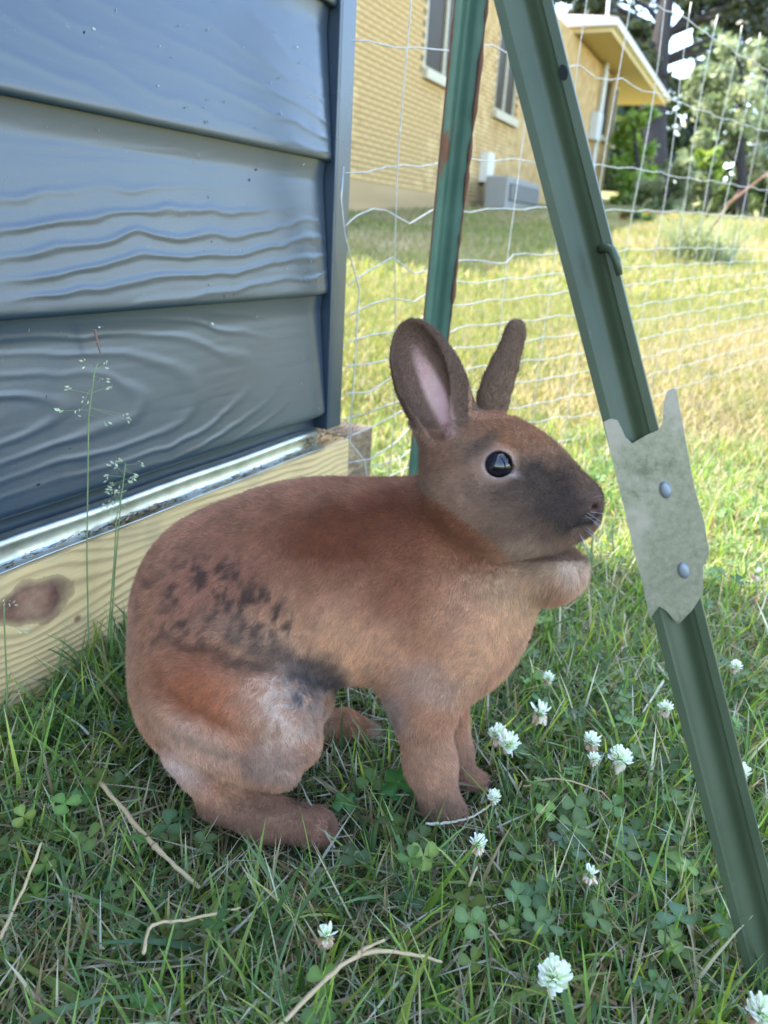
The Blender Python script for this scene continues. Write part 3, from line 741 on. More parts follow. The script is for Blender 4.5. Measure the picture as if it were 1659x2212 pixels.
    lay(gs(1185, 1220, 75, 55, 0, 1.1), (0.44, 0.33, 0.24), .9); lay(gs(1232, 1210, 30, 52, 0, 1.3), (0.60, 0.54, 0.48), .85)
    lay(np.clip((PY2 - 1560) / 40, 0, 1) * (PX2 > 800), (0.345, 0.215, 0.155), .95)
    lay(np.clip((PY2 - 1730) / 30, 0, 1) * (PX2 > 840), (0.21, 0.13, 0.10), .8)
    lay(gs(850, 1540, 50, 30, -40, 1.0) , (0.25, 0.21, 0.21), .7)
    lay((Dp > .475) * (PX > 640) * (PY > 1500) * np.clip((PX - 790) / 20, 0, 1), (0.42, 0.36, 0.33), .9)
    # head
    head = ((PY < 1212) & (PX > 905) & (Dp < .4105) & (PY < 1050 + (PX - 905) * 0.75)) | (PY < 1030)
    hd = head.astype(float) * (PX > 830)
    lay(hd, (0.225, 0.145, 0.102))
    lay(hd * gs(1100, 925, 95, 42, -20, .9), (0.260, 0.130, 0.070), .9)
    lay(hd * gs(1180, 985, 90, 26, -42, .9), (0.245, 0.145, 0.090), .8)
    lay(hd * gs(960, 985, 50, 34, 60, 1.0), (0.25, 0.14, 0.085), .6)
    lay(hd * gs(985, 1090, 70, 62, 0, 1.0), (0.290, 0.190, 0.135), .8)
    lay(hd * gs(1190, 1075, 92, 82, -10, 0.75), (0.046, 0.032, 0.026), .95)
    lay(hd * gs(1120, 1060, 85, 52, 0, 1.0), (0.085, 0.058, 0.044), .8)
    lay(hd * gs(1255, 1095, 62, 52, 0, 0.7), (0.060, 0.042, 0.036), .95)
    lay(hd * gs(1060, 1135, 70, 26, -12, 1.2) * np.clip((fine - .35) * 4, 0, 1), (0.14, 0.10, 0.08), .6)
    lay(hd * gs(1120, 1190, 80, 26, 0, 1.0), (0.32, 0.24, 0.19), .8)
    def stroke(x0, y0, x1, y1, w):
        t = np.clip(((PX - x0) * (x1 - x0) + (PY - y0) * (y1 - y0)) / ((x1 - x0) ** 2 + (y1 - y0) ** 2), 0, 1)
        return np.clip(1.5 - np.hypot(PX - x0 - t * (x1 - x0), PY - y0 - t * (y1 - y0)) / w, 0, 1) * (Dp < .392)
    lay(stroke(1294, 1108, 1278, 1128, 4) + stroke(1278, 1128, 1225, 1140, 4), (0.012, 0.009, 0.008), .9)
    lay(stroke(1276, 1088, 1290, 1098, 5), (0.010, 0.007, 0.007), .95)
    lay(stroke(1262, 1072, 1290, 1062, 6), (0.11, 0.08, 0.068), .6)
    PXs, PYs = PX2, PY2; PX2, PY2 = PX + wx * .15, PY + wy * .15
    lay(hd * gs(1045, 960, 50, 16, 40, 1.1), (0.085, 0.062, 0.052), .75)
    lay(hd * gs(1077, 1004, 33, 33, 0, .6), (0.30, 0.25, 0.25), .75)
    lay(hd * gs(1105, 1022, 26, 9, -25, .9), (0.30, 0.25, 0.25), .6)
    lay(hd * gs(1286, 1088, 14, 22, 0, .8), (0.15, 0.085, 0.075), .6)
    # ears
    ear = (PY < 925).astype(float) * (PX < 1012) * np.clip((935 - PY) / 30, 0, 1)
    lay(ear, (0.090, 0.058, 0.040))
    lay(ear * gs(925, 830, 128, 52, 110, .6), (0.16, 0.105, 0.085), .8)
    # inner bare skin
    lay((PY < 945) * gs(940, 850, 100, 21, 115, .55), (0.52, 0.36, 0.36), .92)
    lay((PY < 940) * gs(957, 880, 50, 13, 105, .8), (0.56, 0.38, 0.40), .8)
    lay(((PY < 888) & (PX > 1020)).astype(float), (0.135, 0.092, 0.066))
    PX2, PY2 = PXs, PYs
    col *= (0.86 + 0.28 * fine)[:, None]
    col = np.clip(col * np.array([1.24, 1.10, 0.94]), 0.008, 0.9) ** 1.04
    # world space
    Wp = P @ RMn.T + C0
    root = empty('rabbit', tuple(onz(850, 1700)), 'chestnut brown short-haired rabbit with a dark muzzle sitting upright on the grass', 'rabbit')
    R0 = np.array(root.location)
    t = NT('rabbit_skin'); a = t.new('ShaderNodeAttribute', attribute_name='col'); hs = t.new('ShaderNodeHueSaturation'); hs.inputs['Value'].default_value = 0.85
    t.l.new(a.outputs['Color'], hs.inputs['Color']); t.base(hs.outputs[0]); t.set(Roughness=0.9); t.b.inputs['Specular IOR Level'].default_value = 0.15
    body = mesh_obj('body', Wp - R0, Q, t.m, root, smooth=True, col=col)
    me = body.data
    NV = np.zeros(len(me.vertices) * 3, np.float32); me.vertices.foreach_get('normal', NV); NV = NV.reshape(-1, 3).astype(float)
    cen = Wp.mean(0)
    # fur
    f0 = rng.random
    A, B, Cc, Dd = (Wp[Q[:, i]] for i in range(4))
    area = np.linalg.norm(np.cross(Cc - A, Dd - B), axis=1) * .5
    fc = (A + B + Cc + Dd) / 4; fn = NV[Q].mean(1)
    facing = np.clip(((C0 - fc) / np.linalg.norm(C0 - fc, axis=1)[:, None] * fn).sum(1), -1, 1)
    wgt = area * np.where(facing > -0.25, 1.0, 0.25); N = 330000
    fi = rng.choice(len(Q), N, p=wgt / wgt.sum()); u, v = rng.random(N), rng.random(N)
    def bil(X): return (X[Q[fi, 0]] * ((1 - u) * (1 - v))[:, None] + X[Q[fi, 1]] * (u * (1 - v))[:, None] + X[Q[fi, 2]] * (u * v)[:, None] + X[Q[fi, 3]] * ((1 - u) * v)[:, None])
    p = bil(Wp); n = bil(NV); n /= np.linalg.norm(n, axis=1)[:, None] + 1e-9; c = bil(col)
    px = bil(np.stack([PX, PY, Dp], -1)); PXh, PYh, Dh = px.T
    # lie of the coat: back and down along the body
    cr, cu = RMn[:, 0], RMn[:, 1]
    hm = ((PYh < 1200) & (PXh > 915) & (Dh < .408))
    flow = np.where(hm[:, None], -0.8 * cr - 0.45 * cu, -0.62 * cr - 0.75 * cu)
    earm = (PYh < 905); flow = np.where(earm[:, None], 0.1 * cr + 1.0 * cu, flow)
    leg = (PYh > 1560); flow = np.where(leg[:, None], 0.1 * cr - 1.0 * cu, flow)
    w3 = np.stack([fbm(p * 55 + k * 9.1, 2, 70 + k) - .5 for k in range(3)], -1)
    flow = flow + w3 * 1.5; flow -= n * (flow * n).sum(1)[:, None]; flow /= np.linalg.norm(flow, axis=1)[:, None] + 1e-9
    L = np.full(N, 0.0038)
    L[hm] = 0.0030; L[earm] = 0.0018; L[(PYh > 1700)] = 0.0029; L[(PYh > 1560) & (PXh > 820)] = 0.0034
    L *= 1 - 0.6 * np.exp(-(((PXh - 1285) / 32) ** 2 + ((PYh - 1095) / 36) ** 2))
    dew = np.exp(-(((PXh - 1215) / 60) ** 2 + ((PYh - 1230) / 60) ** 2)); L += 0.003 * dew
    L += 0.0015 * np.exp(-(((PXh - 1090) / 70) ** 2 + ((PYh - 1400) / 140) ** 2))
    de = np.sqrt((PXh - 1077) ** 2 + (PYh - 1004) ** 2); L = np.where((de < 55) & (Dh < .39), L * np.clip((de - 28) / 45, 0.0, 1) + .0002, L)
    dp = np.exp(-(((PXh - 945) / 30) ** 2 + ((PYh - 855) / 75) ** 2)) * (PYh < 945); L *= (1 - 0.75 * dp)
    L *= rng.uniform(0.65, 1.2, N)
    j = rng.normal(0, 0.16, (N, 3))
    d1 = n * 0.72 + flow * 0.55 + j; d1 /= np.linalg.norm(d1, axis=1)[:, None]
    d2 = n * 0.38 + flow * 0.90 + j * 1.5; d2 /= np.linalg.norm(d2, axis=1)[:, None]
    p0 = p - n * 0.0004; p1 = p0 + d1 * (L * .5)[:, None]; p2 = p1 + d2 * (L * .5)[:, None]
    # hair as curves
    cd = bpy.data.hair_curves.new('fur'); cd.add_curves([3] * N)
    cd.position_data.foreach_set('vector', (np.stack([p0, p1, p2], 1) - R0).astype(np.float32).ravel())
    ra = cd.attributes.get('radius') or cd.attributes.new('radius', 'FLOAT', 'POINT')
    ra.data.foreach_set('value', np.tile(np.array([0.000066, 0.000054, 0.000013], np.float32), N))
    ca = cd.attributes.new('col', 'FLOAT_COLOR', 'CURVE')
    tip = (rng.normal(1.0, 0.20, N) * (0.72 + 0.56 * fbm(p * 420, 2, 91)) * (0.85 + .3 * fbm(p * 110, 2, 92)))[:, None]; cc = np.ones((N, 4), np.float32); cc[:, :3] = np.clip(c * tip * 1.12, 0, 1); ca.data.foreach_set('color', cc.ravel())
    t = NT('rabbit_fur'); a = t.new('ShaderNodeAttribute', attribute_name='col'); t.base(a.outputs['Color']); t.set(Roughness=0.55)
    t.b.inputs['Specular IOR Level'].default_value = 0.35; t.b.inputs['Sheen Weight'].default_value = 0.15
    tr = t.new('ShaderNodeBsdfTranslucent'); t.l.new(a.outputs['Color'], tr.inputs[0]); mx = t.new('ShaderNodeMixShader'); mx.inputs[0].default_value = 0.3
    t.l.new(t.b.outputs[0], mx.inputs[1]); t.l.new(tr.outputs[0], mx.inputs[2]); t.l.new(mx.outputs[0], t.n['Material Output'].inputs[0])
    cd.materials.append(t.m); fo = bpy.data.objects.new('fur', cd); link(fo, root); fo['kind'] = 'stuff'
    # eye
    ec = at(exy[0], exy[1], eye_d + 0.0008)
    t = NT('eye_gloss'); t.base((0.006, 0.005, 0.007)); t.set(Roughness=0.03); t.b.inputs['Specular IOR Level'].default_value = 0.5; t.b.inputs['Coat Weight'].default_value = 0.15; t.b.inputs['Coat Roughness'].default_value = 0.01
    V = []; Fc = []; nu, nv = 40, 24
    for i in range(nv + 1):
        for k in range(nu):
            th = math.pi * i / nv; ph = 2 * math.pi * k / nu; V.append(ec - R0 + er * np.array([math.sin(th) * math.cos(ph), math.sin(th) * math.sin(ph), math.cos(th)]))
    for i in range(nv):
        for k in range(nu): Fc.append((i * nu + k, (i + 1) * nu + k, (i + 1) * nu + (k + 1) % nu, i * nu + (k + 1) % nu))
    mesh_obj('eye', V, Fc, t.m, root, smooth=True)
    # eyelid rim
    lid = simple('eyelid', (0.05, 0.04, 0.042), 0.6, 0, 0.2, 400)
    b = MB(); vd = -ray(*exy); vd /= np.linalg.norm(vd); pts = []
    for a_ in np.linspace(0, 2 * math.pi, 37):
        q_ = np.array([math.cos(a_), math.sin(a_) * 0.97]); pts.append(ec + (RMn[:, 0] * q_[0] + RMn[:, 1] * q_[1]) * er * 0.87 + vd * er * 0.46)
    b.tube(pts, 0.00062, 6, caps=False); b.build('eyelid', lid, root, smooth=True)
    # whiskers
    wh = simple('whisker', (0.35, 0.32, 0.30), 0.4)
    for i in range(16):
        x0 = rng.uniform(1225, 1262); y0 = rng.uniform(1085, 1130); side = -1 if i < 11 else 1
        a0 = at(x0, y0, .3745 if side < 0 else .392); dr = RMn[:, 0] * rng.uniform(.1, .9) + RMn[:, 1] * rng.uniform(-.9, .35) + RMn[:, 2] * (-side) * rng.uniform(.4, 1.0)
        dr /= np.linalg.norm(dr); Lw = rng.uniform(.02, .036)
        b = MB(); b.tube([a0 + dr * Lw * t_ - UP * (t_ ** 2) * .005 for t_ in np.linspace(0, 1, 8)], [0.00017 * (1 - .75 * t_) for t_ in np.linspace(0, 1, 8)], 4); b.build('whisker', wh, root)
    # claws
    cl = simple('claw', (0.05, 0.035, 0.03), 0.35)
    for x, y, d in ((728, 1815, .401), (734, 1806, .409), (1009, 1768, .416), (1013, 1762, .424), (1058, 1696, .451), (1061, 1692, .457)):
        a0 = at(x - 10, y - 3, d); b = MB(); b.tube([a0, at(x, y, d), at(x + 7, y + 8, d)], [0.0013, 0.0010, 0.0002], 6); b.build('claw', cl, root, smooth=True)
    return root
rabbit = build_rabbit()
#@@PART3
# ------------------------------------------------------------------ house beyond the lawn
HAZ = math.radians(24.6); HD = np.array([math.sin(HAZ), math.cos(HAZ), 0]); HN = np.array([math.cos(HAZ), -math.sin(HAZ), 0])
HP = at(920, 440, 9.5); HP[2] = 0
def hp(x, y):
    p = onplane(x, y, HP, HN); return float(np.dot(p - HP, HD)), float(p[2])
def Hw(s, o, z): return HP + HD * s + HN * o + UP * z
def build_house():
    root = empty('yellow_brick_house', tuple(Hw(4, -4, 0.4)), 'yellow brick house with white framed windows and wide eaves across the lawn', 'house')
    s_end, z_top = hp(1334, 170); s0 = -5.0; z_top = max(z_top, 3.4)
    mort = simple('mortar', (0.36, 0.26, 0.13), 0.9)
    bt = NT('yellow_brick'); oi = bt.new('ShaderNodeObjectInfo'); n = bt.noise(6, 3, bt.coord()); 
    bt.base(bt.ramp(n, [(0.3, (0.38, 0.235, 0.085)), (0.5, (0.49, 0.32, 0.125)), (0.72, (0.60, 0.42, 0.19))])); bt.set(Roughness=0.85)
    b = MB(); b.box(Hw(s0, -8, -0.6), HD * (s_end - s0), HN * 7.94, UP * (z_top + 0.6)); b.build('wall', mort, root)
    # windows: (s0, s1, z0, z1)
    a1 = hp(918, 148); a2 = hp(1004, 176); b1 = hp(1068, 237); b2 = hp(1112, 252); c1 = hp(1297, 292); c2 = hp(1325, 298)
    wins = [(a1[0], a2[0], a1[1], a1[1] + 1.30), (b1[0], b2[0], b1[1], b1[1] + 1.22), (c1[0], c2[0], c1[1], c1[1] + 1.15)]
    pane_m = NT('dark_window_glass'); pane_m.base((0.050, 0.036, 0.020)); pane_m.set(Roughness=0.4); pane_m.b.inputs['Specular IOR Level'].default_value = 0.08; pane_m = pane_m.m
    white = simple('white_window_paint', (0.46, 0.40, 0.27), 0.5)
    for (u0, u1, v0, v1) in wins:
        f = 0.04; b = MB()
        b.box(Hw(u0, -0.055, v0), HD * (u1 - u0), HN * 0.04, UP * f); b.box(Hw(u0, -0.055, v1 - f), HD * (u1 - u0), HN * 0.04, UP * f)
        b.box(Hw(u0, -0.055, v0 + f), HD * f, HN * 0.04, UP * (v1 - v0 - 2 * f)); b.box(Hw(u1 - f, -0.055, v0 + f), HD * f, HN * 0.04, UP * (v1 - v0 - 2 * f))
        b.box(Hw((u0 + u1) / 2 - 0.035, -0.055, v0 + f), HD * 0.05, HN * 0.035, UP * (v1 - v0 - 2 * f))
        w = b.build('window', white, root)
        for q0, q1 in ((u0 + f, (u0 + u1) / 2 - .035), ((u0 + u1) / 2 + .035, u1 - f)):
            b = MB(); b.box(Hw(q0, -0.056, v0 + f), HD * (q1 - q0), HN * 0.012, UP * (v1 - v0 - 2 * f)); o = b.build('pane', pane_m, w)
        b = MB(); b.box(Hw(u0 - .05, -0.058, v0 - .10), HD * (u1 - u0 + .1), HN * 0.12, UP * 0.098); b.build('window_sill', white, w)
    zl = hp(850, 402)[1]                                            # foundation ledge
    bl, bh = 0.185, 0.056; bricks = []
    nz = int((z_top - zl) / bh); ns = int((s_end + 3.4) / bl)
    for i in range(nz):
        for j in range(ns + 1):
            s_ = -3.4 + j * bl + (bl / 2 if i % 2 else 0) ; z_ = zl + i * bh
            if s_ + bl > s_end: continue
            if any(u0 - bl + .01 < s_ < u1 - .01 and v0 - .10 - bh < z_ < v1 for u0, u1, v0, v1 in wins): continue
            p = Hw(s_, 0, z_); q = RMn.T @ (p - C0); px = 830 + F * q[0] / -q[2]; py = 1106 - F * q[1] / -q[2]
            vis = 765 < px < 1000 and -20 < py < 420
            bricks.append((-q[2] if vis else 99, s_, z_))
    bricks.sort(); shared = None
    for k, (d, s_, z_) in enumerate(bricks[:300]):
        p = Hw(s_ + 0.004, -0.058 + rng.uniform(-.0015, .0015), z_ + 0.004)
        if shared is None:
            b = MB(); b.box((0, 0, 0), HD * (bl - 0.008), HN * 0.058, UP * (bh - 0.008)); o = b.build('brick', bt.m); shared = o.data; o.parent = root
        else:
            o = bpy.data.objects.new('brick', shared); link(o, root)
        o.location = p - np.array(root.location)
    b = MB()
    for d, s_, z_ in bricks[300:]: b.box(Hw(s_ + 0.004, -0.058 + rng.uniform(-.0015, .0015), z_ + 0.004), HD * (bl - 0.008), HN * 0.058, UP * (bh - 0.008))
    kind(b.build('brickwork', bt.m, root), 'stuff')
    conc = simple('foundation', (0.36, 0.24, 0.11), 0.9, var=.15, scale=6); b = MB(); b.box(Hw(s0, -0.06, -0.5), HD * (s_end - s0), HN * 0.075, UP * (zl + 0.497)); b.build('foundation', conc, root)
    # wing eave
    C1 = at(1320, 88, 13.7); C2 = at(1440, 212, 20.3); z1 = (C1[2] + C2[2]) / 2
    yel = simple('soffit_paint', (0.50, 0.36, 0.15), 0.7, var=.06, scale=2); trim = simple('fascia_paint', (0.56, 0.45, 0.24), 0.6, var=.06, scale=3)
    C1[2] = C2[2] = 0; dd = C2 - C1; Ld = np.linalg.norm(dd); ed = dd / Ld; en = np.array([ed[1], -ed[0], 0])
    b = MB(); b.box(C1 - en * 4.2 + UP * z1, ed * Ld, en * 4.17, UP * 0.03); b.build('soffit', yel, root)
    b = MB(); b.box(C1 - en * 0.028 + UP * (z1 - 0.02), ed * Ld, en * 0.03, UP * 0.20); b.box(C1 - en * 4.2 - ed * 0.033 + UP * (z1 - .02), ed * 0.03, en * 4.2, UP * 0.20); b.build('fascia', trim, root)
    g = simple('gutter', (0.60, 0.56, 0.46), 0.4, var=.05); b = MB(); b.box(C1 + en * 0.004 + UP * (z1 + 0.06), ed * Ld, en * 0.10, UP * 0.11); b.box(C1 - en * 4.2 - ed * 0.145 + UP * (z1 + .06), ed * 0.10, en * 4.3, UP * 0.11); b.build('gutter', g, root)
    sh = simple('roof_shingle', (0.30, 0.25, 0.23), 0.9, var=.35, scale=9); zt = z1 + 0.19
    A = C1 - ed * .12 + en * .08 + UP * zt; B = C2 + ed * .1 + en * .08 + UP * zt; Cc = B - en * 4.2 - ed * 2 + UP * 1.25; D = C1 - en * 4.2 + ed * 4.0 + UP * (zt + 1.25); A2 = A - en * 4.3
    b = MB(); b.add([A, B, Cc, D, A2, B - en * 4.3], [(0, 1, 2, 3), (0, 3, 4), (1, 5, 2), (0, 4, 5, 1), (3, 2, 5, 4)]); b.build('roof', sh, root)
    # main roof, above the picture
    b = MB(); zt = max(z_top, 3.4) + .3; E0 = Hw(s0 - .6, .35, zt); E1 = Hw(5.2, .35, zt); b.add([E0, E1, E1 - HN * 4.6 + UP * 1.6, E0 - HN * 4.6 + UP * 1.6, Hw(s0 - .6, -8.6, zt), Hw(5.2, -8.6, zt)], [(0, 1, 2, 3), (3, 2, 5, 4), (0, 4, 5, 1), (0, 3, 4), (1, 5, 2)]); b.build('roof', sh, root)
    # conduit, meter box, vent
    gm = simple('meter_box', (0.52, 0.52, 0.48), 0.5, 0.2); m0 = hp(1270, 300); m1 = hp(1290, 250)
    b = MB(); b.box(Hw(m0[0], 0.003, m0[1]), HD * (m1[0] - m0[0]) * .8, HN * 0.16, UP * (m1[1] - m0[1])); o = b.build('meter_box', gm, root)
    b = MB(); b.tube([Hw(m1[0] - .1, .08, m1[1]), Hw(m1[0] - .1, .08, z_top)], .05, 8); b.tube([Hw(m1[0] - .1, .08, m0[1]), Hw(m1[0] - .1, .08, .6)], .04, 8); b.build('conduit', gm, root)
    v0 = hp(1033, 392); v1 = hp(1046, 330); b = MB(); b.box(Hw(v0[0], 0.003, v0[1]), HD * .28, HN * .12, UP * (v1[1] - v0[1])); b.build('vent_duct', g, root)
    d1 = hp(1325, 170); b = MB(); b.box(Hw(d1[0] - .1, .003, .5), HD * .1, HN * .09, UP * (z_top - .5)); b.build('downspout', yel, root)
    # air conditioner
    r2 = empty('air_conditioner', tuple(Hw(hp(1100, 440)[0], .5, 0.7)), 'grey outdoor air conditioner unit on the grass beside the yellow house wall', 'air conditioner')
    p0 = onplane(1093, 446, Hw(0, .6, 0), HN); s_ = float(np.dot(p0 - HP, HD)); z_ = float(p0[2]); hgt = float(onplane(1080, 374, Hw(0, .6, 0), HN)[2]) - z_; wd = float(np.dot(onplane(1162, 446, Hw(0, .6, 0), HN) - HP, HD)) - s_
    cs_ = simple('unit_casing', (0.24, 0.235, 0.21), 0.5, 0.1, .08); b = MB(); b.box(Hw(s_, .28, z_ - .1), HD * wd, HN * .32, UP * (hgt + .1)); b.build('casing', cs_, r2, bevel=.02)
    dk = simple('unit_grille', (0.06, 0.065, 0.07), 0.6); b = MB(); b.box(Hw(s_ + .08, .603, z_ + .08), HD * (wd - .14), HN * .01, UP * (hgt - .16)); gr = b.build('grille', dk, r2)
    for k in range(9):
        b = MB(); b.box(Hw(s_ + .08, .615, z_ + .10 + k * (hgt - .2) / 9), HD * (wd - .14), HN * .012, UP * .012); b.build('grille_bar', cs_, gr)
build_house()

# ------------------------------------------------------------------ trees and shrubs
def leaves(clumps, per, size, cols, squash=0.8, seed=1):
    """clumps: (centre, radius). returns verts, quads, colours"""
    r = np.random.default_rng(seed); P = []; Cs = []; Sz = []
    for c, R in clumps:
        nsub = 9; sub = r.normal(0, 1, (nsub, 3)); sub /= np.linalg.norm(sub, axis=1)[:, None]; sub *= (r.random(nsub)[:, None] ** .4) * R * .85; sub[:, 2] *= squash
        n = int(per); k = r.integers(0, nsub, n); q = np.array(c) + sub[k] + r.normal(0, R * .20, (n, 3)); P.append(q)
        tone = r.uniform(.7, 1.25, nsub)[k]; ci = r.integers(0, len(cols), nsub)[k]
        Cs.append(np.array(cols)[ci] * (tone * r.uniform(.7, 1.3, n))[:, None])
        Sz.append(size * r.uniform(.6, 1.4, n))
    P = np.concatenate(P); Cs = np.concatenate(Cs); Sz = np.concatenate(Sz)[:, None]; n = len(P)
    a = r.normal(0, 1, (n, 3)); a /= np.linalg.norm(a, axis=1)[:, None]; b = np.cross(a, r.normal(0, 1, (n, 3))); b /= np.linalg.norm(b, axis=1)[:, None]
    V = np.stack([P - a * Sz, P + b * Sz * .45, P + a * Sz, P - b * Sz * .45], 1).reshape(-1, 3); Q = np.arange(4 * n).reshape(-1, 4)
    return V, Q, np.repeat(Cs, 4, axis=0)
BARK = simple('bark', (0.022, 0.018, 0.016), 0.95, var=.4, scale=20, bumpd=.02)
def tree(name, label, cat, trunk, clumps, per, size, cols, seed, squash=.8, tr=.1, group=None):
    base = np.array(trunk[0]); base[2] = float(terr(base[0], base[1])); root = empty(name, tuple(base), label, cat, group)
    top = np.array(trunk[1]); b = MB(); pts = [base - UP * .2] + [base + (top - base) * t + np.array([math.sin(t * 5 + seed) * tr * .5, math.cos(t * 4) * tr * .5, 0]) for t in (.15, .3, .5, .7, .85, 1)]
    b.tube(pts, [tr * 1.3, tr, tr * .9, tr * .75, tr * .55, tr * .4, tr * .15], 9); b.build('trunk', BARK, root, smooth=True)
    for c, R in clumps:
        c = np.array(c); h = min(max((c[2] - base[2]) / max(.1, top[2] - base[2]) - .12, .1), .95); s_ = base + (top - base) * h
        m = (s_ + c) / 2 + UP * R * .15; b = MB(); b.tube([s_, m, c], [tr * .35, tr * .2, tr * .06], 5); b.build('limb', BARK, root, smooth=True)
    V, Q, Cs = leaves(clumps, per, size, cols, squash, seed)
    o = mesh_obj('crown', V - base, Q, LEAF, root, col=Cs); return root
def cl(lst, d, dj=0.6):
    return [(at(x, y, d + dj * math.sin(i * 2.3)), r / F * d) for i, (x, y, r) in enumerate(lst)]
DK = [(0.022, 0.034, 0.018), (0.035, 0.050, 0.022), (0.05, 0.062, 0.03)]
LG = [(0.24, 0.29, 0.15), (0.34, 0.38, 0.22), (0.14, 0.18, 0.08)]
BG = [(0.20, 0.30, 0.055), (0.14, 0.23, 0.045), (0.27, 0.35, 0.08)]
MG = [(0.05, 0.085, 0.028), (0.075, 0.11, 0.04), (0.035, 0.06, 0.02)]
tree('conifer_tree', 'tall dark conifer with a thick black trunk behind the house eave', 'tree', (at(1415, 470, 26), at(1450, -260, 26)),
     cl([(1215, -25, 55), (1262, 5, 42), (1300, 12, 38), (1360, -10, 60), (1330, 52, 26), (1375, 60, 30), (1450, -20, 62), (1500, 8, 34), (1560, -5, 44), (1620, 25, 50), (1650, -10, 60), (1590, 62, 22), (1640, 78, 26), (1395, 118, 34), (1350, 128, 30), (1425, 170, 30), (1385, 196, 26), (1240, 40, 20)], 26, 1.0),
     430, .15, DK, 3, .6, .40)
tree('evergreen_tree', 'dark evergreen beyond the right end of the hedge', 'tree', (at(1640, 470, 30), at(1655, -150, 30)),
     cl([(1600, 20, 60), (1655, 60, 60), (1700, 130, 70), (1690, 330, 80)], 30, 1.5), 700, .2, DK, 5, .7, .3)
tree('leafy_tree', 'pale green leafy tree at the right edge behind the fence', 'tree', (at(1600, 490, 13), at(1600, 110, 13)),
     cl([(1572, 100, 30), (1602, 128, 40), (1640, 118, 40), (1530, 160, 34), (1575, 185, 48), (1625, 200, 50), (1497, 200, 26), (1545, 240, 40), (1600, 270, 46), (1655, 280, 40), (1520, 300, 22), (1650, 350, 40), (1570, 335, 30)], 13, .5),
     620, .055, LG, 8, .8, .09)
tree('leafy_shrub', 'bright green shrub beside the far corner of the house', 'shrub', (at(1375, 468, 17), at(1370, 260, 17)),
     cl([(1370, 262, 26), (1350, 300, 28), (1395, 245, 24), (1385, 330, 30), (1345, 350, 26), (1358, 392, 30), (1400, 385, 28), (1345, 430, 24)], 17, .3), 520, .07, BG, 12, .9, .06)
tree('leafy_shrub', 'grey green rounded shrub left of the leafy tree, low behind the fence', 'shrub', (at(1440, 480, 15), at(1440, 370, 15)),
     cl([(1400, 420, 34), (1440, 390, 36), (1480, 360, 34), (1480, 410, 36), (1420, 455, 26), (1460, 450, 30), (1520, 400, 34)], 15, .3), 560, .065, LG, 14, .9, .05)
tree('leafy_shrub', 'yellow green shrub standing in front of the dark hedge', 'shrub', (at(1530, 480, 11.5), at(1530, 330, 11.5)),
     cl([(1530, 345, 16), (1550, 362, 15), (1505, 338, 12), (1545, 330, 12), (1540, 385, 14)], 11.5, .2), 260, .05, BG, 16, .7, .03)
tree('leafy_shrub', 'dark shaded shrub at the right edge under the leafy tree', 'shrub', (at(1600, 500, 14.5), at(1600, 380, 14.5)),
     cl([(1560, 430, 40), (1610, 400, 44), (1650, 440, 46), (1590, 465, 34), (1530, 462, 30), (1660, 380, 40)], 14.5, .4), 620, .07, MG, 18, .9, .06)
tree('leafy_shrub', 'low green shrub with reddish leaves near the house corner', 'shrub', (at(1375, 485, 9.5), at(1375, 455, 9.5)),
     cl([(1350, 462, 10), (1375, 466, 14), (1400, 470, 12)], 9.5, .1), 120, .04, [(0.3, .14, .08), (.14, .2, .05), (.1, .15, .04)], 20, .7, .02)
def far_woods():
    cls = []
    for i in range(70):
        x = -14 + i * 1.15; y = 46 + 5 * math.sin(i * 1.7); z = float(terr(x, y)); cls += [(np.array([x, y, z + 1.2 + k * 1.7]), 1.5) for k in range(3 + (i % 3))]
    V, Q, Cs = leaves(cls, 90, .45, MG + DK, .9, 33); kind(tag(mesh_obj('far_woods', V, Q, LEAF, col=Cs), 'far line of trees along the end of the lawns', 'woods'), 'stuff')
far_woods()
def pole():
    b = MB(); p = at(1310, 60, 24); q = at(1326, -120, 24); g = float(terr(p[0], p[1])); foot = p - (q - p) / np.linalg.norm(q - p) * 0; foot = np.array([p[0] - .35, p[1], g])
    r = empty('utility_pole', tuple(foot), 'thin pale utility pole rising behind the house roof', 'pole'); b.tube([foot, p, q], .045, 8); b.build('shaft', simple('pole_metal', (.6, .6, .62), .5), r)
    b = MB(); c0 = q + (p - q) * .2; b.box(c0 + np.array([-.5, -.03, 0]), (1.0, 0, 0), (0, .06, 0), (0, 0, .07)); b.build('crossarm', BARK, r)
    b = MB(); a_ = onz(1490, 520, .0); A = at(1498, 505, 5.2); B = at(1662, 372, 4.6)
    r = empty('bare_stick', tuple(A), 'bare brown stick leaning diagonally behind the fence at the right edge', 'stick'); A2 = A.copy(); A2[2] = float(terr(A[0], A[1])) - .03
    b.tube([A2, (A + B) / 2 + UP * .01, B, B + (B - A) * .3], [.011, .009, .006, .003], 6); b.build('stem', simple('dry_wood', (.26, .15, .11), .9), r)
    b.V = []; b.F = []; m_ = (A + B) / 2; b.tube([m_, m_ + UP * .09 + RMn[:, 0] * .05], [.005, .002], 5); b.build('twig', simple('dry_wood', (.26, .15, .11), .9), r)
pole()

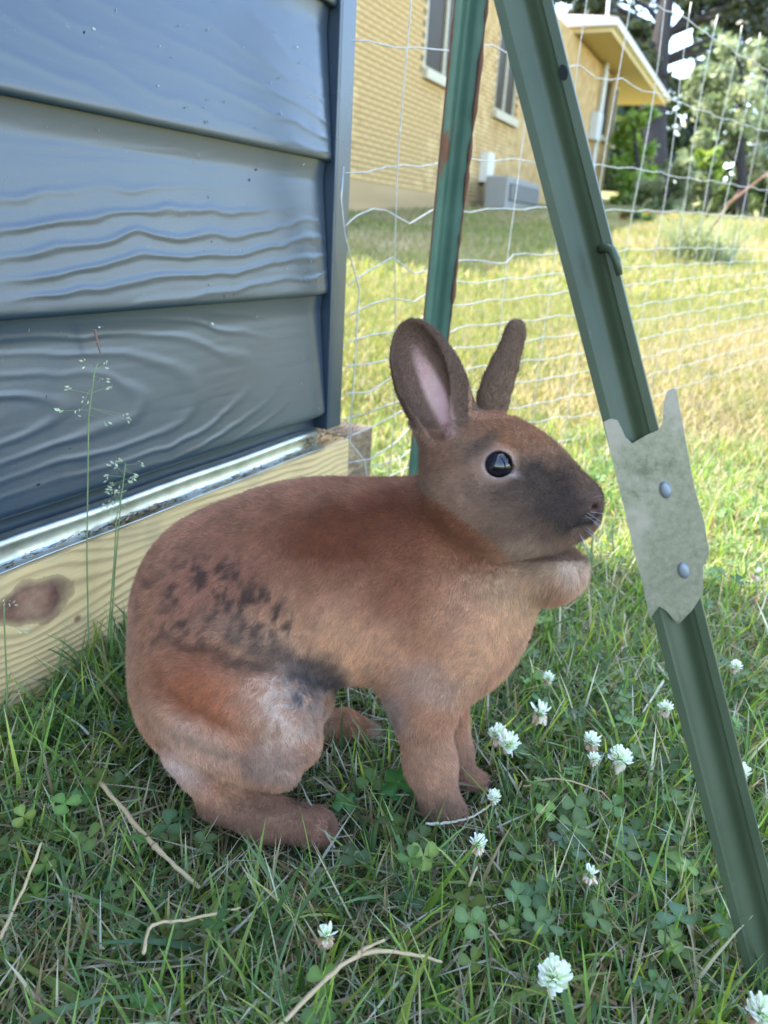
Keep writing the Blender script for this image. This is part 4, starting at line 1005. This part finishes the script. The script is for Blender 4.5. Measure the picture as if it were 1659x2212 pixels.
# ------------------------------------------------------------------ grass
def blades(P, L, w, az, a0, bend, cols, segs, mat, name, twist=None, tipc=None):
    n = len(P); t = np.linspace(0, 1, segs + 1); dirh = np.stack([np.sin(az), np.cos(az), 0 * az], -1); side = np.stack([np.cos(az), -np.sin(az), 0 * az], -1)
    tw = rng.uniform(-.9, .9, n) if twist is None else twist
    pos = [P]; ang = a0.copy(); p = P.copy()
    for k in range(segs):
        ang = a0 + bend * (k + .5) / segs; st = L / segs
        p = p + dirh * (np.sin(ang) * st)[:, None] + UP * (np.cos(ang) * st)[:, None]; pos.append(p)
    V = np.zeros((n, segs * 2 + 1, 3)); Cc = np.zeros((n, segs * 2 + 1, 3))
    up2 = np.stack([-np.sin(az) * 0, az * 0, az * 0 + 1], -1)
    for k in range(segs):
        wk = w * (0.65 + 0.35 * math.sin(math.pi * min(1, (k / segs) * 1.3 + .15))) * (1 - 0.55 * (k / segs) ** 2)
        sv = side * np.cos(tw)[:, None] + (dirh * np.cos(a0)[:, None] - UP * np.sin(a0)[:, None]) * np.sin(tw)[:, None]
        V[:, 2 * k] = pos[k] - sv * (wk / 2)[:, None]; V[:, 2 * k + 1] = pos[k] + sv * (wk / 2)[:, None]
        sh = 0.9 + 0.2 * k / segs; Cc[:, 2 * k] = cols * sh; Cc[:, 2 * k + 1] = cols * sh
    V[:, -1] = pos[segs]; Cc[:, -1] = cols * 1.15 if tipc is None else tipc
    base = (np.arange(n) * (segs * 2 + 1))[:, None]; tri = []
    for k in range(segs - 1): tri += [base + np.array([[2 * k, 2 * k + 1, 2 * k + 3]]), base + np.array([[2 * k, 2 * k + 3, 2 * k + 2]])]
    tri.append(base + np.array([[2 * segs - 2, 2 * segs - 1, 2 * segs]]))
    o = mesh_obj(name, V.reshape(-1, 3), np.concatenate(tri), mat, smooth=False, col=np.clip(Cc.reshape(-1, 3), 0, .9))
    return kind(o, 'stuff')
def px_of(P):
    q = (P - C0) @ RMn; return 830 + F * q[:, 0] / -q[:, 2], 1106 - F * q[:, 1] / -q[:, 2], -q[:, 2]
def sample(n, x0, x1, y0, y1, m=120):
    P = np.stack([rng.uniform(x0, x1, n), rng.uniform(y0, y1, n), np.zeros(n)], -1); P[:, 2] = terr(P[:, 0], P[:, 1])
    x, y, d = px_of(P); ok = (d > .02) & (x > -m) & (x < 1659 + m) & (y < 2212 + 500)
    o = (P - WA) @ WN; s_ = (P - WA) @ WD; ok &= (o > .003) | (s_ > .486)
    return P[ok]
GC = np.array([(0.040, 0.100, 0.030), (0.060, 0.140, 0.036), (0.090, 0.180, 0.045), (0.034, 0.085, 0.040), (0.12, 0.20, 0.055), (0.070, 0.145, 0.070)])
GC = GC * np.array([1.50, 1.12, 0.88])
DC = np.array([(0.42, 0.34, 0.18), (0.52, 0.45, 0.28), (0.30, 0.21, 0.10), (0.60, 0.55, 0.40)])
def feet_mask(P):
    """0 on the spots the rabbit's feet press down, 1 away from them"""
    m = np.ones(len(P))
    for x, y, r in ((500, 1765, .024), (590, 1790, .024), (670, 1808, .024), (720, 1820, .018), (958, 1765, .022), (985, 1770, .016), (1015, 1697, .018), (1040, 1700, .012), (700, 1600, .02), (780, 1600, .02), (560, 1700, .03), (450, 1700, .03), (640, 1800, .03)):
        q = onz(x, y); d = np.hypot(P[:, 0] - q[0], P[:, 1] - q[1]); m = np.minimum(m, np.clip((d - r * .6) / (r * 1.1), 0, 1))
    return m
# near turf: a low mat, standing blades, dead blades
P = sample(135000, -.34, .62, .10, 1.25); n = len(P); patch = fbm(P * 14, 2, 3); m = feet_mask(P)
L = rng.gamma(5, .0062, n).clip(.010, .062) * (.75 + .5 * patch) * (.25 + .75 * m); dry = rng.random(n) < .19
cols = GC[rng.integers(0, len(GC), n)] * rng.uniform(1.05, 2.1, n)[:, None]; cols[dry] = DC[rng.integers(0, 4, dry.sum())]
cut = rng.random(n) < .3; tip = cols * 1.2; tip[cut] = (0.55, 0.52, 0.36)
P[:, 2] -= .004
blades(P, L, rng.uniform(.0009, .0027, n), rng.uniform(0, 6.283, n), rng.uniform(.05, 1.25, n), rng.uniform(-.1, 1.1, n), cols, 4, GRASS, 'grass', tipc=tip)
# lying straw and thatch
P = sample(22000, -.34, .62, .12, 1.2); n = len(P); P[:, 2] += rng.uniform(.001, .014, n)
blades(P, rng.uniform(.012, .05, n), rng.uniform(.0006, .0016, n), rng.uniform(0, 6.283, n), rng.uniform(1.25, 1.6, n), rng.uniform(-.3, .3, n), DC[rng.integers(0, 4, n)] * rng.uniform(.5, 1.0, n)[:, None], 3, GRASS, 'dry_grass')
# broad long blades, sparse
P = sample(1000, -.30, .45, .14, .9); n = len(P); m = feet_mask(P); P = P[m > .95]; n = len(P)
blades(P, rng.uniform(.04, .075, n), rng.uniform(.0025, .0040, n), rng.uniform(0, 6.283, n), rng.uniform(.3, 1.1, n), rng.uniform(.2, 1.2, n), GC[rng.integers(0, 6, n)] * 1.05, 6, GRASS, 'grass')
# tuft against the timber
ss = rng.uniform(-.12, .20, 1500); P = WA + WD * ss[:, None] + WN * rng.uniform(.003, .05, 1500)[:, None]; P[:, 2] = 0; n = len(P)
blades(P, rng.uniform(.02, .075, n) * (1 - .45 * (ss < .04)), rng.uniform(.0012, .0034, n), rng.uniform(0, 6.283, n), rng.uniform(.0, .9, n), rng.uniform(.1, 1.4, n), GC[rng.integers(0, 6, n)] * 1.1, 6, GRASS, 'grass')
# sunlit lawn, middle distance
def lawn_cols(P, n):
    pt = fbm(P * np.array([1.6, .9, 0]) + 4, 3, 21) + .25 * (fbm(P * 9, 2, 22) - .5)
    a = np.clip((pt - .40) / .2, 0, 1)[:, None]
    g = np.array([(0.17, 0.205, 0.052), (0.235, 0.26, 0.08), (0.125, 0.165, 0.042)])[rng.integers(0, 3, n)]; s_ = np.array([(0.36, 0.30, 0.15), (0.45, 0.38, 0.23), (0.28, 0.235, 0.10)])[rng.integers(0, 3, n)]
    pick = (rng.random(n)[:, None] < (.24 + .50 * a)); return np.where(pick, s_, g) * rng.uniform(.65, 1.05, n)[:, None]
P = sample(300000, -.4, 2.6, 1.1, 3.4, 60)[:110000]; n = len(P)
blades(P, rng.uniform(.018, .055, n), rng.uniform(.0018, .0036, n), rng.uniform(0, 6.283, n), rng.uniform(.1, 1.1, n), rng.uniform(0, .9, n), lawn_cols(P, n), 3, GRASS, 'grass')
P = sample(400000, -1.5, 10, 3.3, 14, 40); P = P[rng.random(len(P)) < np.clip(5.0 / P[:, 1], 0, 1)][:120000]; n = len(P)
blades(P, rng.uniform(.02, .07, n) * (1 + P[:, 1] * .03), rng.uniform(.003, .006, n) * (1 + P[:, 1] * .12), rng.uniform(0, 6.283, n), rng.uniform(.1, 1.0, n), rng.uniform(0, .7, n), lawn_cols(P, n), 2, GRASS, 'grass')
def ornamental():
    b0 = at(1505, 555, 5.0); b0[2] = float(terr(b0[0], b0[1])); n = 300
    P = b0 + np.stack([rng.normal(0, .10, n), rng.normal(0, .10, n), np.zeros(n)], -1)
    o = blades(P, rng.uniform(.15, .44, n), rng.uniform(.006, .016, n), rng.uniform(0, 6.283, n), rng.uniform(.0, .5, n), rng.uniform(.2, 1.3, n), np.array(LG)[rng.integers(0, 3, n)] * .75, 6, GRASS, 'tall_grass_clump')
    del o['kind']; tag(o, 'tall arching clump of grass standing in the sunlit lawn behind the fence', 'grass clump')
ornamental()

# ------------------------------------------------------------------ clover
def clover_leaves():
    P = sample(3600, -.30, .55, .13, 1.1, 60); c = fbm(P * 9, 2, 61); x, y, d = px_of(P)
    pr = np.clip((c - .42) * 5, .06, 1) * np.where(x > 900, 1.0, .55) * np.where(y > 1850, 1.25, 1.0); P = P[(rng.random(len(P)) < pr) & (feet_mask(P) > .9)]
    V = []; Fc = []; Cc = []; ring = [(0, .0), (.30, .30), (.48, .62), (.42, .90), (.16, 1.03), (0, .97), (-.16, 1.03), (-.42, .90), (-.48, .62), (-.30, .30)]
    for p in P:
        h = rng.uniform(.008, .034); a = rng.uniform(0, 6.28); R = rng.uniform(.0045, .0085); tl = rng.normal(0, .28, 2); c0 = np.array([p[0], p[1], p[2] + h])
        nrm = np.array([tl[0], tl[1], 1.0]); nrm /= np.linalg.norm(nrm); cc = np.array([(0.042, 0.098, 0.032), (0.055, 0.120, 0.036), (0.075, 0.145, 0.040), (0.036, 0.082, 0.032)][rng.integers(0, 4)]) * rng.uniform(.8, 1.75) * np.array([rng.uniform(1.0, 1.6), 1, rng.uniform(.55, .9)])
        for k in range(3):
            u = np.array([math.cos(a + k * 2.094), math.sin(a + k * 2.094), 0]); u = u - nrm * np.dot(u, nrm); u /= np.linalg.norm(u); v = np.cross(nrm, u); fold = rng.uniform(.10, .45); lift = rng.uniform(-.15, .35)
            b = len(V); V.append(c0 + u * R * .55 + nrm * R * lift * .5); Cc.append(cc * 1.35 + .012)
            for (s_, t_) in ring: V.append(c0 + u * R * t_ + v * R * s_ * 1.05 + nrm * R * (abs(s_) * fold + t_ * lift)); Cc.append(cc * (1.25 if s_ == 0 else 1.0))
            for i in range(10): Fc.append((b, b + 1 + i, b + 1 + (i + 1) % 10))
        b = len(V); q = np.array([p[0] + rng.normal(0, .006), p[1] + rng.normal(0, .006), p[2]]); w = np.array([.0005, 0, 0]); V += [q - w, q + w, c0 + w, c0 - w]; Cc += [cc * 1.6] * 4; Fc += [(b, b + 1, b + 2), (b, b + 2, b + 3)]
    o = mesh_obj('clover_leaves', V, np.array(Fc), CLOVERM, col=np.array(Cc)); kind(o, 'stuff'); tag(o, 'three-leaved clover growing among the shaded grass', 'clover')
clover_leaves()
STEM = simple('flower_stem', (0.13, 0.19, 0.07), 0.6); PET = leafy('clover_petal', .3, .6, .2)
def flower(x, y, R, wilt, label, lean=(0, 0), z=.038):
    R *= .84
    c = onz(x, y, z); foot = np.array([c[0] - lean[0], c[1] - lean[1], 0.0]); root = empty('clover_flower', tuple(foot), label, 'clover flower', 'white clover flowers in the grass')
    b = MB(); b.tube([foot - UP * .003, foot * .5 + c * .5 + np.array([rng.normal(0, .003), rng.normal(0, .003), 0]), c - UP * R * .2], [.0007, .0006, .0006], 5); b.build('stem', STEM, root, smooth=True)
    V = []; Fc = []; Cc = []; n = 64
    for i in range(n):
        t = (i + .5) / n; el = math.asin(1 - 1.75 * t); a = i * 2.39996 + rng.normal(0, .12); d = np.array([math.cos(a) * math.cos(el), math.sin(a) * math.cos(el), math.sin(el)])
        brown = t > (1 - wilt) or (wilt > .5 and rng.random() < wilt * .5)
        if brown: d = np.array([d[0] * .8, d[1] * .8, -abs(d[2]) - .5]); d /= np.linalg.norm(d)
        Lp = R * rng.uniform(.8, 1.12) * (.95 if not brown else .85); o0 = c + d * R * .25; sd = np.cross(d, UP + .01); sd /= np.linalg.norm(sd); nn = np.cross(sd, d); w = R * rng.uniform(.13, .20)
        Lp *= .9 if not brown else 1.0; tip = c + d * Lp + UP * R * (.22 if not brown else -.1) + rng.normal(0, R * .06, 3); mid = c + d * Lp * .74
        b_ = len(V); V += [o0 - sd * w * .4, o0 + sd * w * .4, mid + sd * w + nn * w * .3, tip + sd * w * .55, tip - sd * w * .55, mid - sd * w + nn * w * .3, mid + nn * w * .9]
        q = [(b_, b_ + 1, b_ + 6), (b_ + 1, b_ + 2, b_ + 6), (b_ + 2, b_ + 3, b_ + 6), (b_ + 3, b_ + 4, b_ + 6), (b_ + 4, b_ + 5, b_ + 6), (b_ + 5, b_, b_ + 6)]; Fc += q
        cw = np.array([(.78, .78, .68), (.86, .85, .80), (.66, .70, .50)][rng.integers(0, 3)]) if not brown else np.array([(.42, .27, .15), (.62, .46, .33), (.70, .58, .44)][rng.integers(0, 3)])
        Cc += [cw * np.array([.75, .95, .6])] * 2 + [cw] * 5
    mesh_obj('petals', np.array(V) - foot, np.array(Fc), PET, root, col=np.array(Cc))
    b = MB(); b.tube([c - UP * R * .25, c + UP * R * .25], [R * .32, R * .2], 7); b.build('flower_centre', STEM, root, smooth=True)
for a in [
    (1098, 1608, .0088, .1, 'large white clover flower, front one of the touching pair right of the rabbit'),
    (1075, 1588, .0080, .25, 'white clover flower behind and touching the large one, nearest the far front paw'),
    (1167, 1540, .0092, .6, 'half withered clover flower with brown drooping petals, above the touching pair'),
    (1278, 1602, .0075, .35, 'white clover flower left of the loose headed one, mid way to the post'),
    (1284, 1640, .0052, .3, 'small clover bud just beneath another white flower, left of the post'),
    (1340, 1640, .0092, .25, 'large loose white clover flower closest to the left side of the near post'),
    (1068, 1722, .0052, .15, 'small white clover flower at the end of the pale bent stem'),
    (1034, 1825, .0060, .5, 'half hidden small clover flower below and right of the near front paw'),
    (1276, 1890, .0058, .75, 'withered clover flower with a few pale petals in mid foreground grass'),
    (706, 2022, .0060, .55, 'sparse wilted clover flower in front of the hind foot'),
    (1197, 2112, .0095, .05, 'round fresh white clover flower lowest in the picture centre right'),
    (1600, 1672, .0078, .5, 'clover flower with drooping pink petals right of the near post'),
    (1628, 1808, .0078, .85, 'brown withered clover flower right of the near post base'),
    (1652, 1906, .0070, .7, 'pale withered clover flower cut by the right edge, lower right'),
    (1590, 1440, .0062, .3, 'small white clover flower right of the post below the anchor plate'),
    (1185, 1466, .0060, .3, 'faint white clover flower in the grass right of the chest'),
    (1438, 1532, .0065, .4, 'clover flower half hidden at the left edge of the near post'),
    (1645, 2190, .0085, .3, 'white clover flower in the bottom right corner'),
    (1635, 1240, .0075, .8, 'dry brown clover head in the sunlit grass right of the anchor plate')]:
    flower(*a)

# ------------------------------------------------------------------ straws, seed stalks, weed
STRAW = simple('straw', (0.38, 0.27, 0.14), 0.7, var=.45, scale=260); PALE = simple('pale_stem', (0.46, 0.42, 0.30), 0.5, var=.1)
def straw(pts, rad, label, mat=STRAW, name='dry_straw', zs=None):
    P0 = [onz(x, y, z) for (x, y, z) in pts]; P = []; r0 = list(rad); rad = []
    for i in range(len(P0) - 1):
        a, b_, c_, d_ = P0[max(i - 1, 0)], P0[i], P0[i + 1], P0[min(i + 2, len(P0) - 1)]
        for t in np.linspace(0, 1, 7)[:-1]:
            P.append(.5 * ((2 * b_) + (-a + c_) * t + (2 * a - 5 * b_ + 4 * c_ - d_) * t * t + (-a + 3 * b_ - 3 * c_ + d_) * t ** 3) + rng.normal(0, .0002, 3)); rad.append((r0[i] + (r0[i + 1] - r0[i]) * t) * rng.uniform(.6, .9))
    P.append(P0[-1]); rad.append(r0[-1] * .6)
    root = empty(name, tuple(P[0]), label, 'straw')
    b = MB(); b.tube(P, rad, 7); b.build('stalk', mat, root, smooth=True)
    b = MB(); m = P[len(P) // 2]; d = (P[-1] - P[0]) / np.linalg.norm(P[-1] - P[0]); b.tube([m - d * rad[0] * .8, m, m + d * rad[0] * .8], [rad[0] * 1.02, rad[0] * 1.3, rad[0] * 1.02], 7); b.build('node', simple('straw_node', (.30, .2, .1), .7), root, smooth=True)
straw([(218, 1690, .030), (300, 1790, .026), (370, 1862, .022), (432, 1918, .016)], [.0017, .0017, .0015, .0013], 'thick dry straw lying behind the hind foot at lower left')
straw([(560, 2260, .030), (690, 2130, .034), (780, 2062, .036), (870, 2058, .034), (955, 2078, .028)], [.0014, .0014, .0013, .0011, .0008], 'bent pale straw at the bottom edge of the picture')
straw([(772, 2068, .036), (785, 2050, .038), (832, 2030, .040)], [.0012, .0010, .0007], 'short straw stub forking upward from the bent pale straw')
straw([(920, 1779, .020), (960, 1778, .020), (1010, 1768, .024), (1050, 1745, .030), (1072, 1722, .038)], [.0010, .0010, .0008, .0007, .0006], 'white bent stem in front of the near front paw', PALE, 'pale_stem')
straw([(1388, 1540, .020), (1412, 1505, .024), (1434, 1470, .028)], [.0011, .0012, .0012], 'short pale straw leaning beside the near post', PALE)
straw([(1130, 1700, .02), (1200, 1682, .028), (1300, 1712, .026), (1320, 1752, .02), (1290, 1772, .02)], [.0007, .0007, .0006, .0006, .0005], 'thin looping dead stem in the clover left of the post')
straw([(1030, 1870, .03), (1005, 1960, .02), (1060, 2010, .018), (1090, 2050, .012)], [.0009, .0009, .0008, .0006], 'grey twisted dead stem below the small hidden clover')
straw([(0, 2030, .02), (60, 1900, .03), (90, 1820, .04)], [.0011, .0010, .0007], 'dry straw standing up at the left edge foreground')
straw([(310, 2060, .028), (330, 2000, .03), (420, 1985, .028), (520, 1960, .026)], [.0011, .0011, .0009, .0007], 'curled brown dead stem in the left foreground')
GST = simple('grass_stem', (0.16, 0.20, 0.07), 0.6); SEED = leafy('seed_husk', .3, .6, .2)
def stalk(foot, pts, spike, label, off=.012):
    n0 = WN; Pp = np.array(WA) + WN * off
    P = [onplane(x, y, Pp, WN) for x, y in pts]; fo = onplane(*foot, Pp, WN); root = empty('seed_stalk', tuple(fo), label, 'grass stalk', 'grass seed stalks by the shed')
    b = MB(); b.tube([fo] + P, [.0008] + [.0006 - .00035 * i / len(P) for i in range(len(P))], 5); b.build('stem', GST, root, smooth=True)
    V = []; Fc = []; Cc = []; bb = MB()
    for (x, y, dx, dy, L) in spike:
        a = onplane(x, y, Pp, WN); e = onplane(x + dx, y + dy, Pp, WN) + WN * rng.normal(0, .004); bb.tube([a, e], .00012, 4)
        d = e - a; ln = np.linalg.norm(d) + 1e-9; d /= ln
        for k in range(3):
            q = e + rng.normal(0, .0013, 3); dd = d + rng.normal(0, .5, 3) - UP * .2; dd /= np.linalg.norm(dd); sd = np.cross(dd, WN); sd /= np.linalg.norm(sd); w = L * .2
            i0 = len(V); V += [q, q + dd * L * .5 + sd * w, q + dd * L, q + dd * L * .5 - sd * w]; Fc.append((i0, i0 + 1, i0 + 2, i0 + 3)); Cc += [np.array((.42, .45, .28)) * rng.uniform(.7, 1.4)] * 4
    bb.build('branchlets', GST, root); mesh_obj('seed_head', np.array(V) - np.array(root.location), np.array(Fc), SEED, root, col=np.array(Cc))
stalk((196, 1500), [(192, 1400), (188, 1200), (190, 1050), (192, 900), (205, 800), (212, 785)],
      [(205, 800, 18, -10, .003), (200, 830, -20, -14, .003), (195, 850, -42, -8, .003), (195, 850, 34, -14, .003), (192, 868, -48, 14, .003), (192, 880, 60, 12, .003), (192, 885, -58, 4, .0035), (191, 895, 40, 16, .003), (200, 812, 22, 6, .003), (195, 840, -25, 22, .003), (192, 880, 76, 26, .003), (200, 790, -18, -6, .003)],
      'tall thin seed stalk with open spikelets against the lowest siding board')
stalk((232, 1470), [(240, 1380), (248, 1240), (256, 1150), (262, 1080), (272, 1000)],
      [(260 + i * .6, 1090 - i * 5, rng.uniform(-34, 30), rng.uniform(-22, 18), .0034) for i in range(20)],
      'seed stalk with a dense feathery head beside the steel channel')
stalk((224, 1470), [(236, 1350), (248, 1200), (252, 1120), (262, 1070)],
      [(255, 1100 - i * 4, rng.uniform(-30, 30), rng.uniform(-20, 20), .003) for i in range(7)],
      'second stalk close beside the feathery one, with a smaller head')
stalk((14, 1590), [(16, 1500), (12, 1400), (9, 1330), (10, 1300)],
      [(10, 1320, 24, -8, .003), (10, 1310, -10, -12, .003), (12, 1345, 20, 12, .003)], 'short seed stalk at the left edge in front of the timber knot')
def weed():
    c = onz(862, 1700, 0); root = empty('weed_seedling', tuple(c), 'small round-lobed bright green weed between the rabbit feet', 'weed'); m = leafy('weed_leaf', .4, .4)
    for (x, y, R, z) in ((862, 1690, .0095, .022), (905, 1712, .0050, .018), (745, 1735, .0065, .014), (842, 1712, .0055, .016)):
        q = onz(x, y, z); V = [q]; Cc = [(.10, .22, .05)]; nrm = np.array([rng.normal(0, .2), -.45, 1]); nrm /= np.linalg.norm(nrm); u = np.cross(nrm, [0, 1, 0]); u /= np.linalg.norm(u); v = np.cross(nrm, u)
        for i in range(24):
            a = i / 24 * 2 * math.pi; r = R * (1 + .13 * math.sin(5 * a)) * (.45 if abs(a - 1.57) < .3 else 1); V.append(q + u * r * math.cos(a) + v * r * math.sin(a) + nrm * R * .15 * math.sin(5 * a)); Cc.append((.06, .17, .035))
        mesh_obj('leaf', np.array(V) - c, np.array([(0, 1 + i, 1 + (i + 1) % 24) for i in range(24)]), m, root, smooth=True, col=np.array(Cc))
        b = MB(); b.tube([c, q], .0007, 5); b.build('stem', STEM, root)
weed()
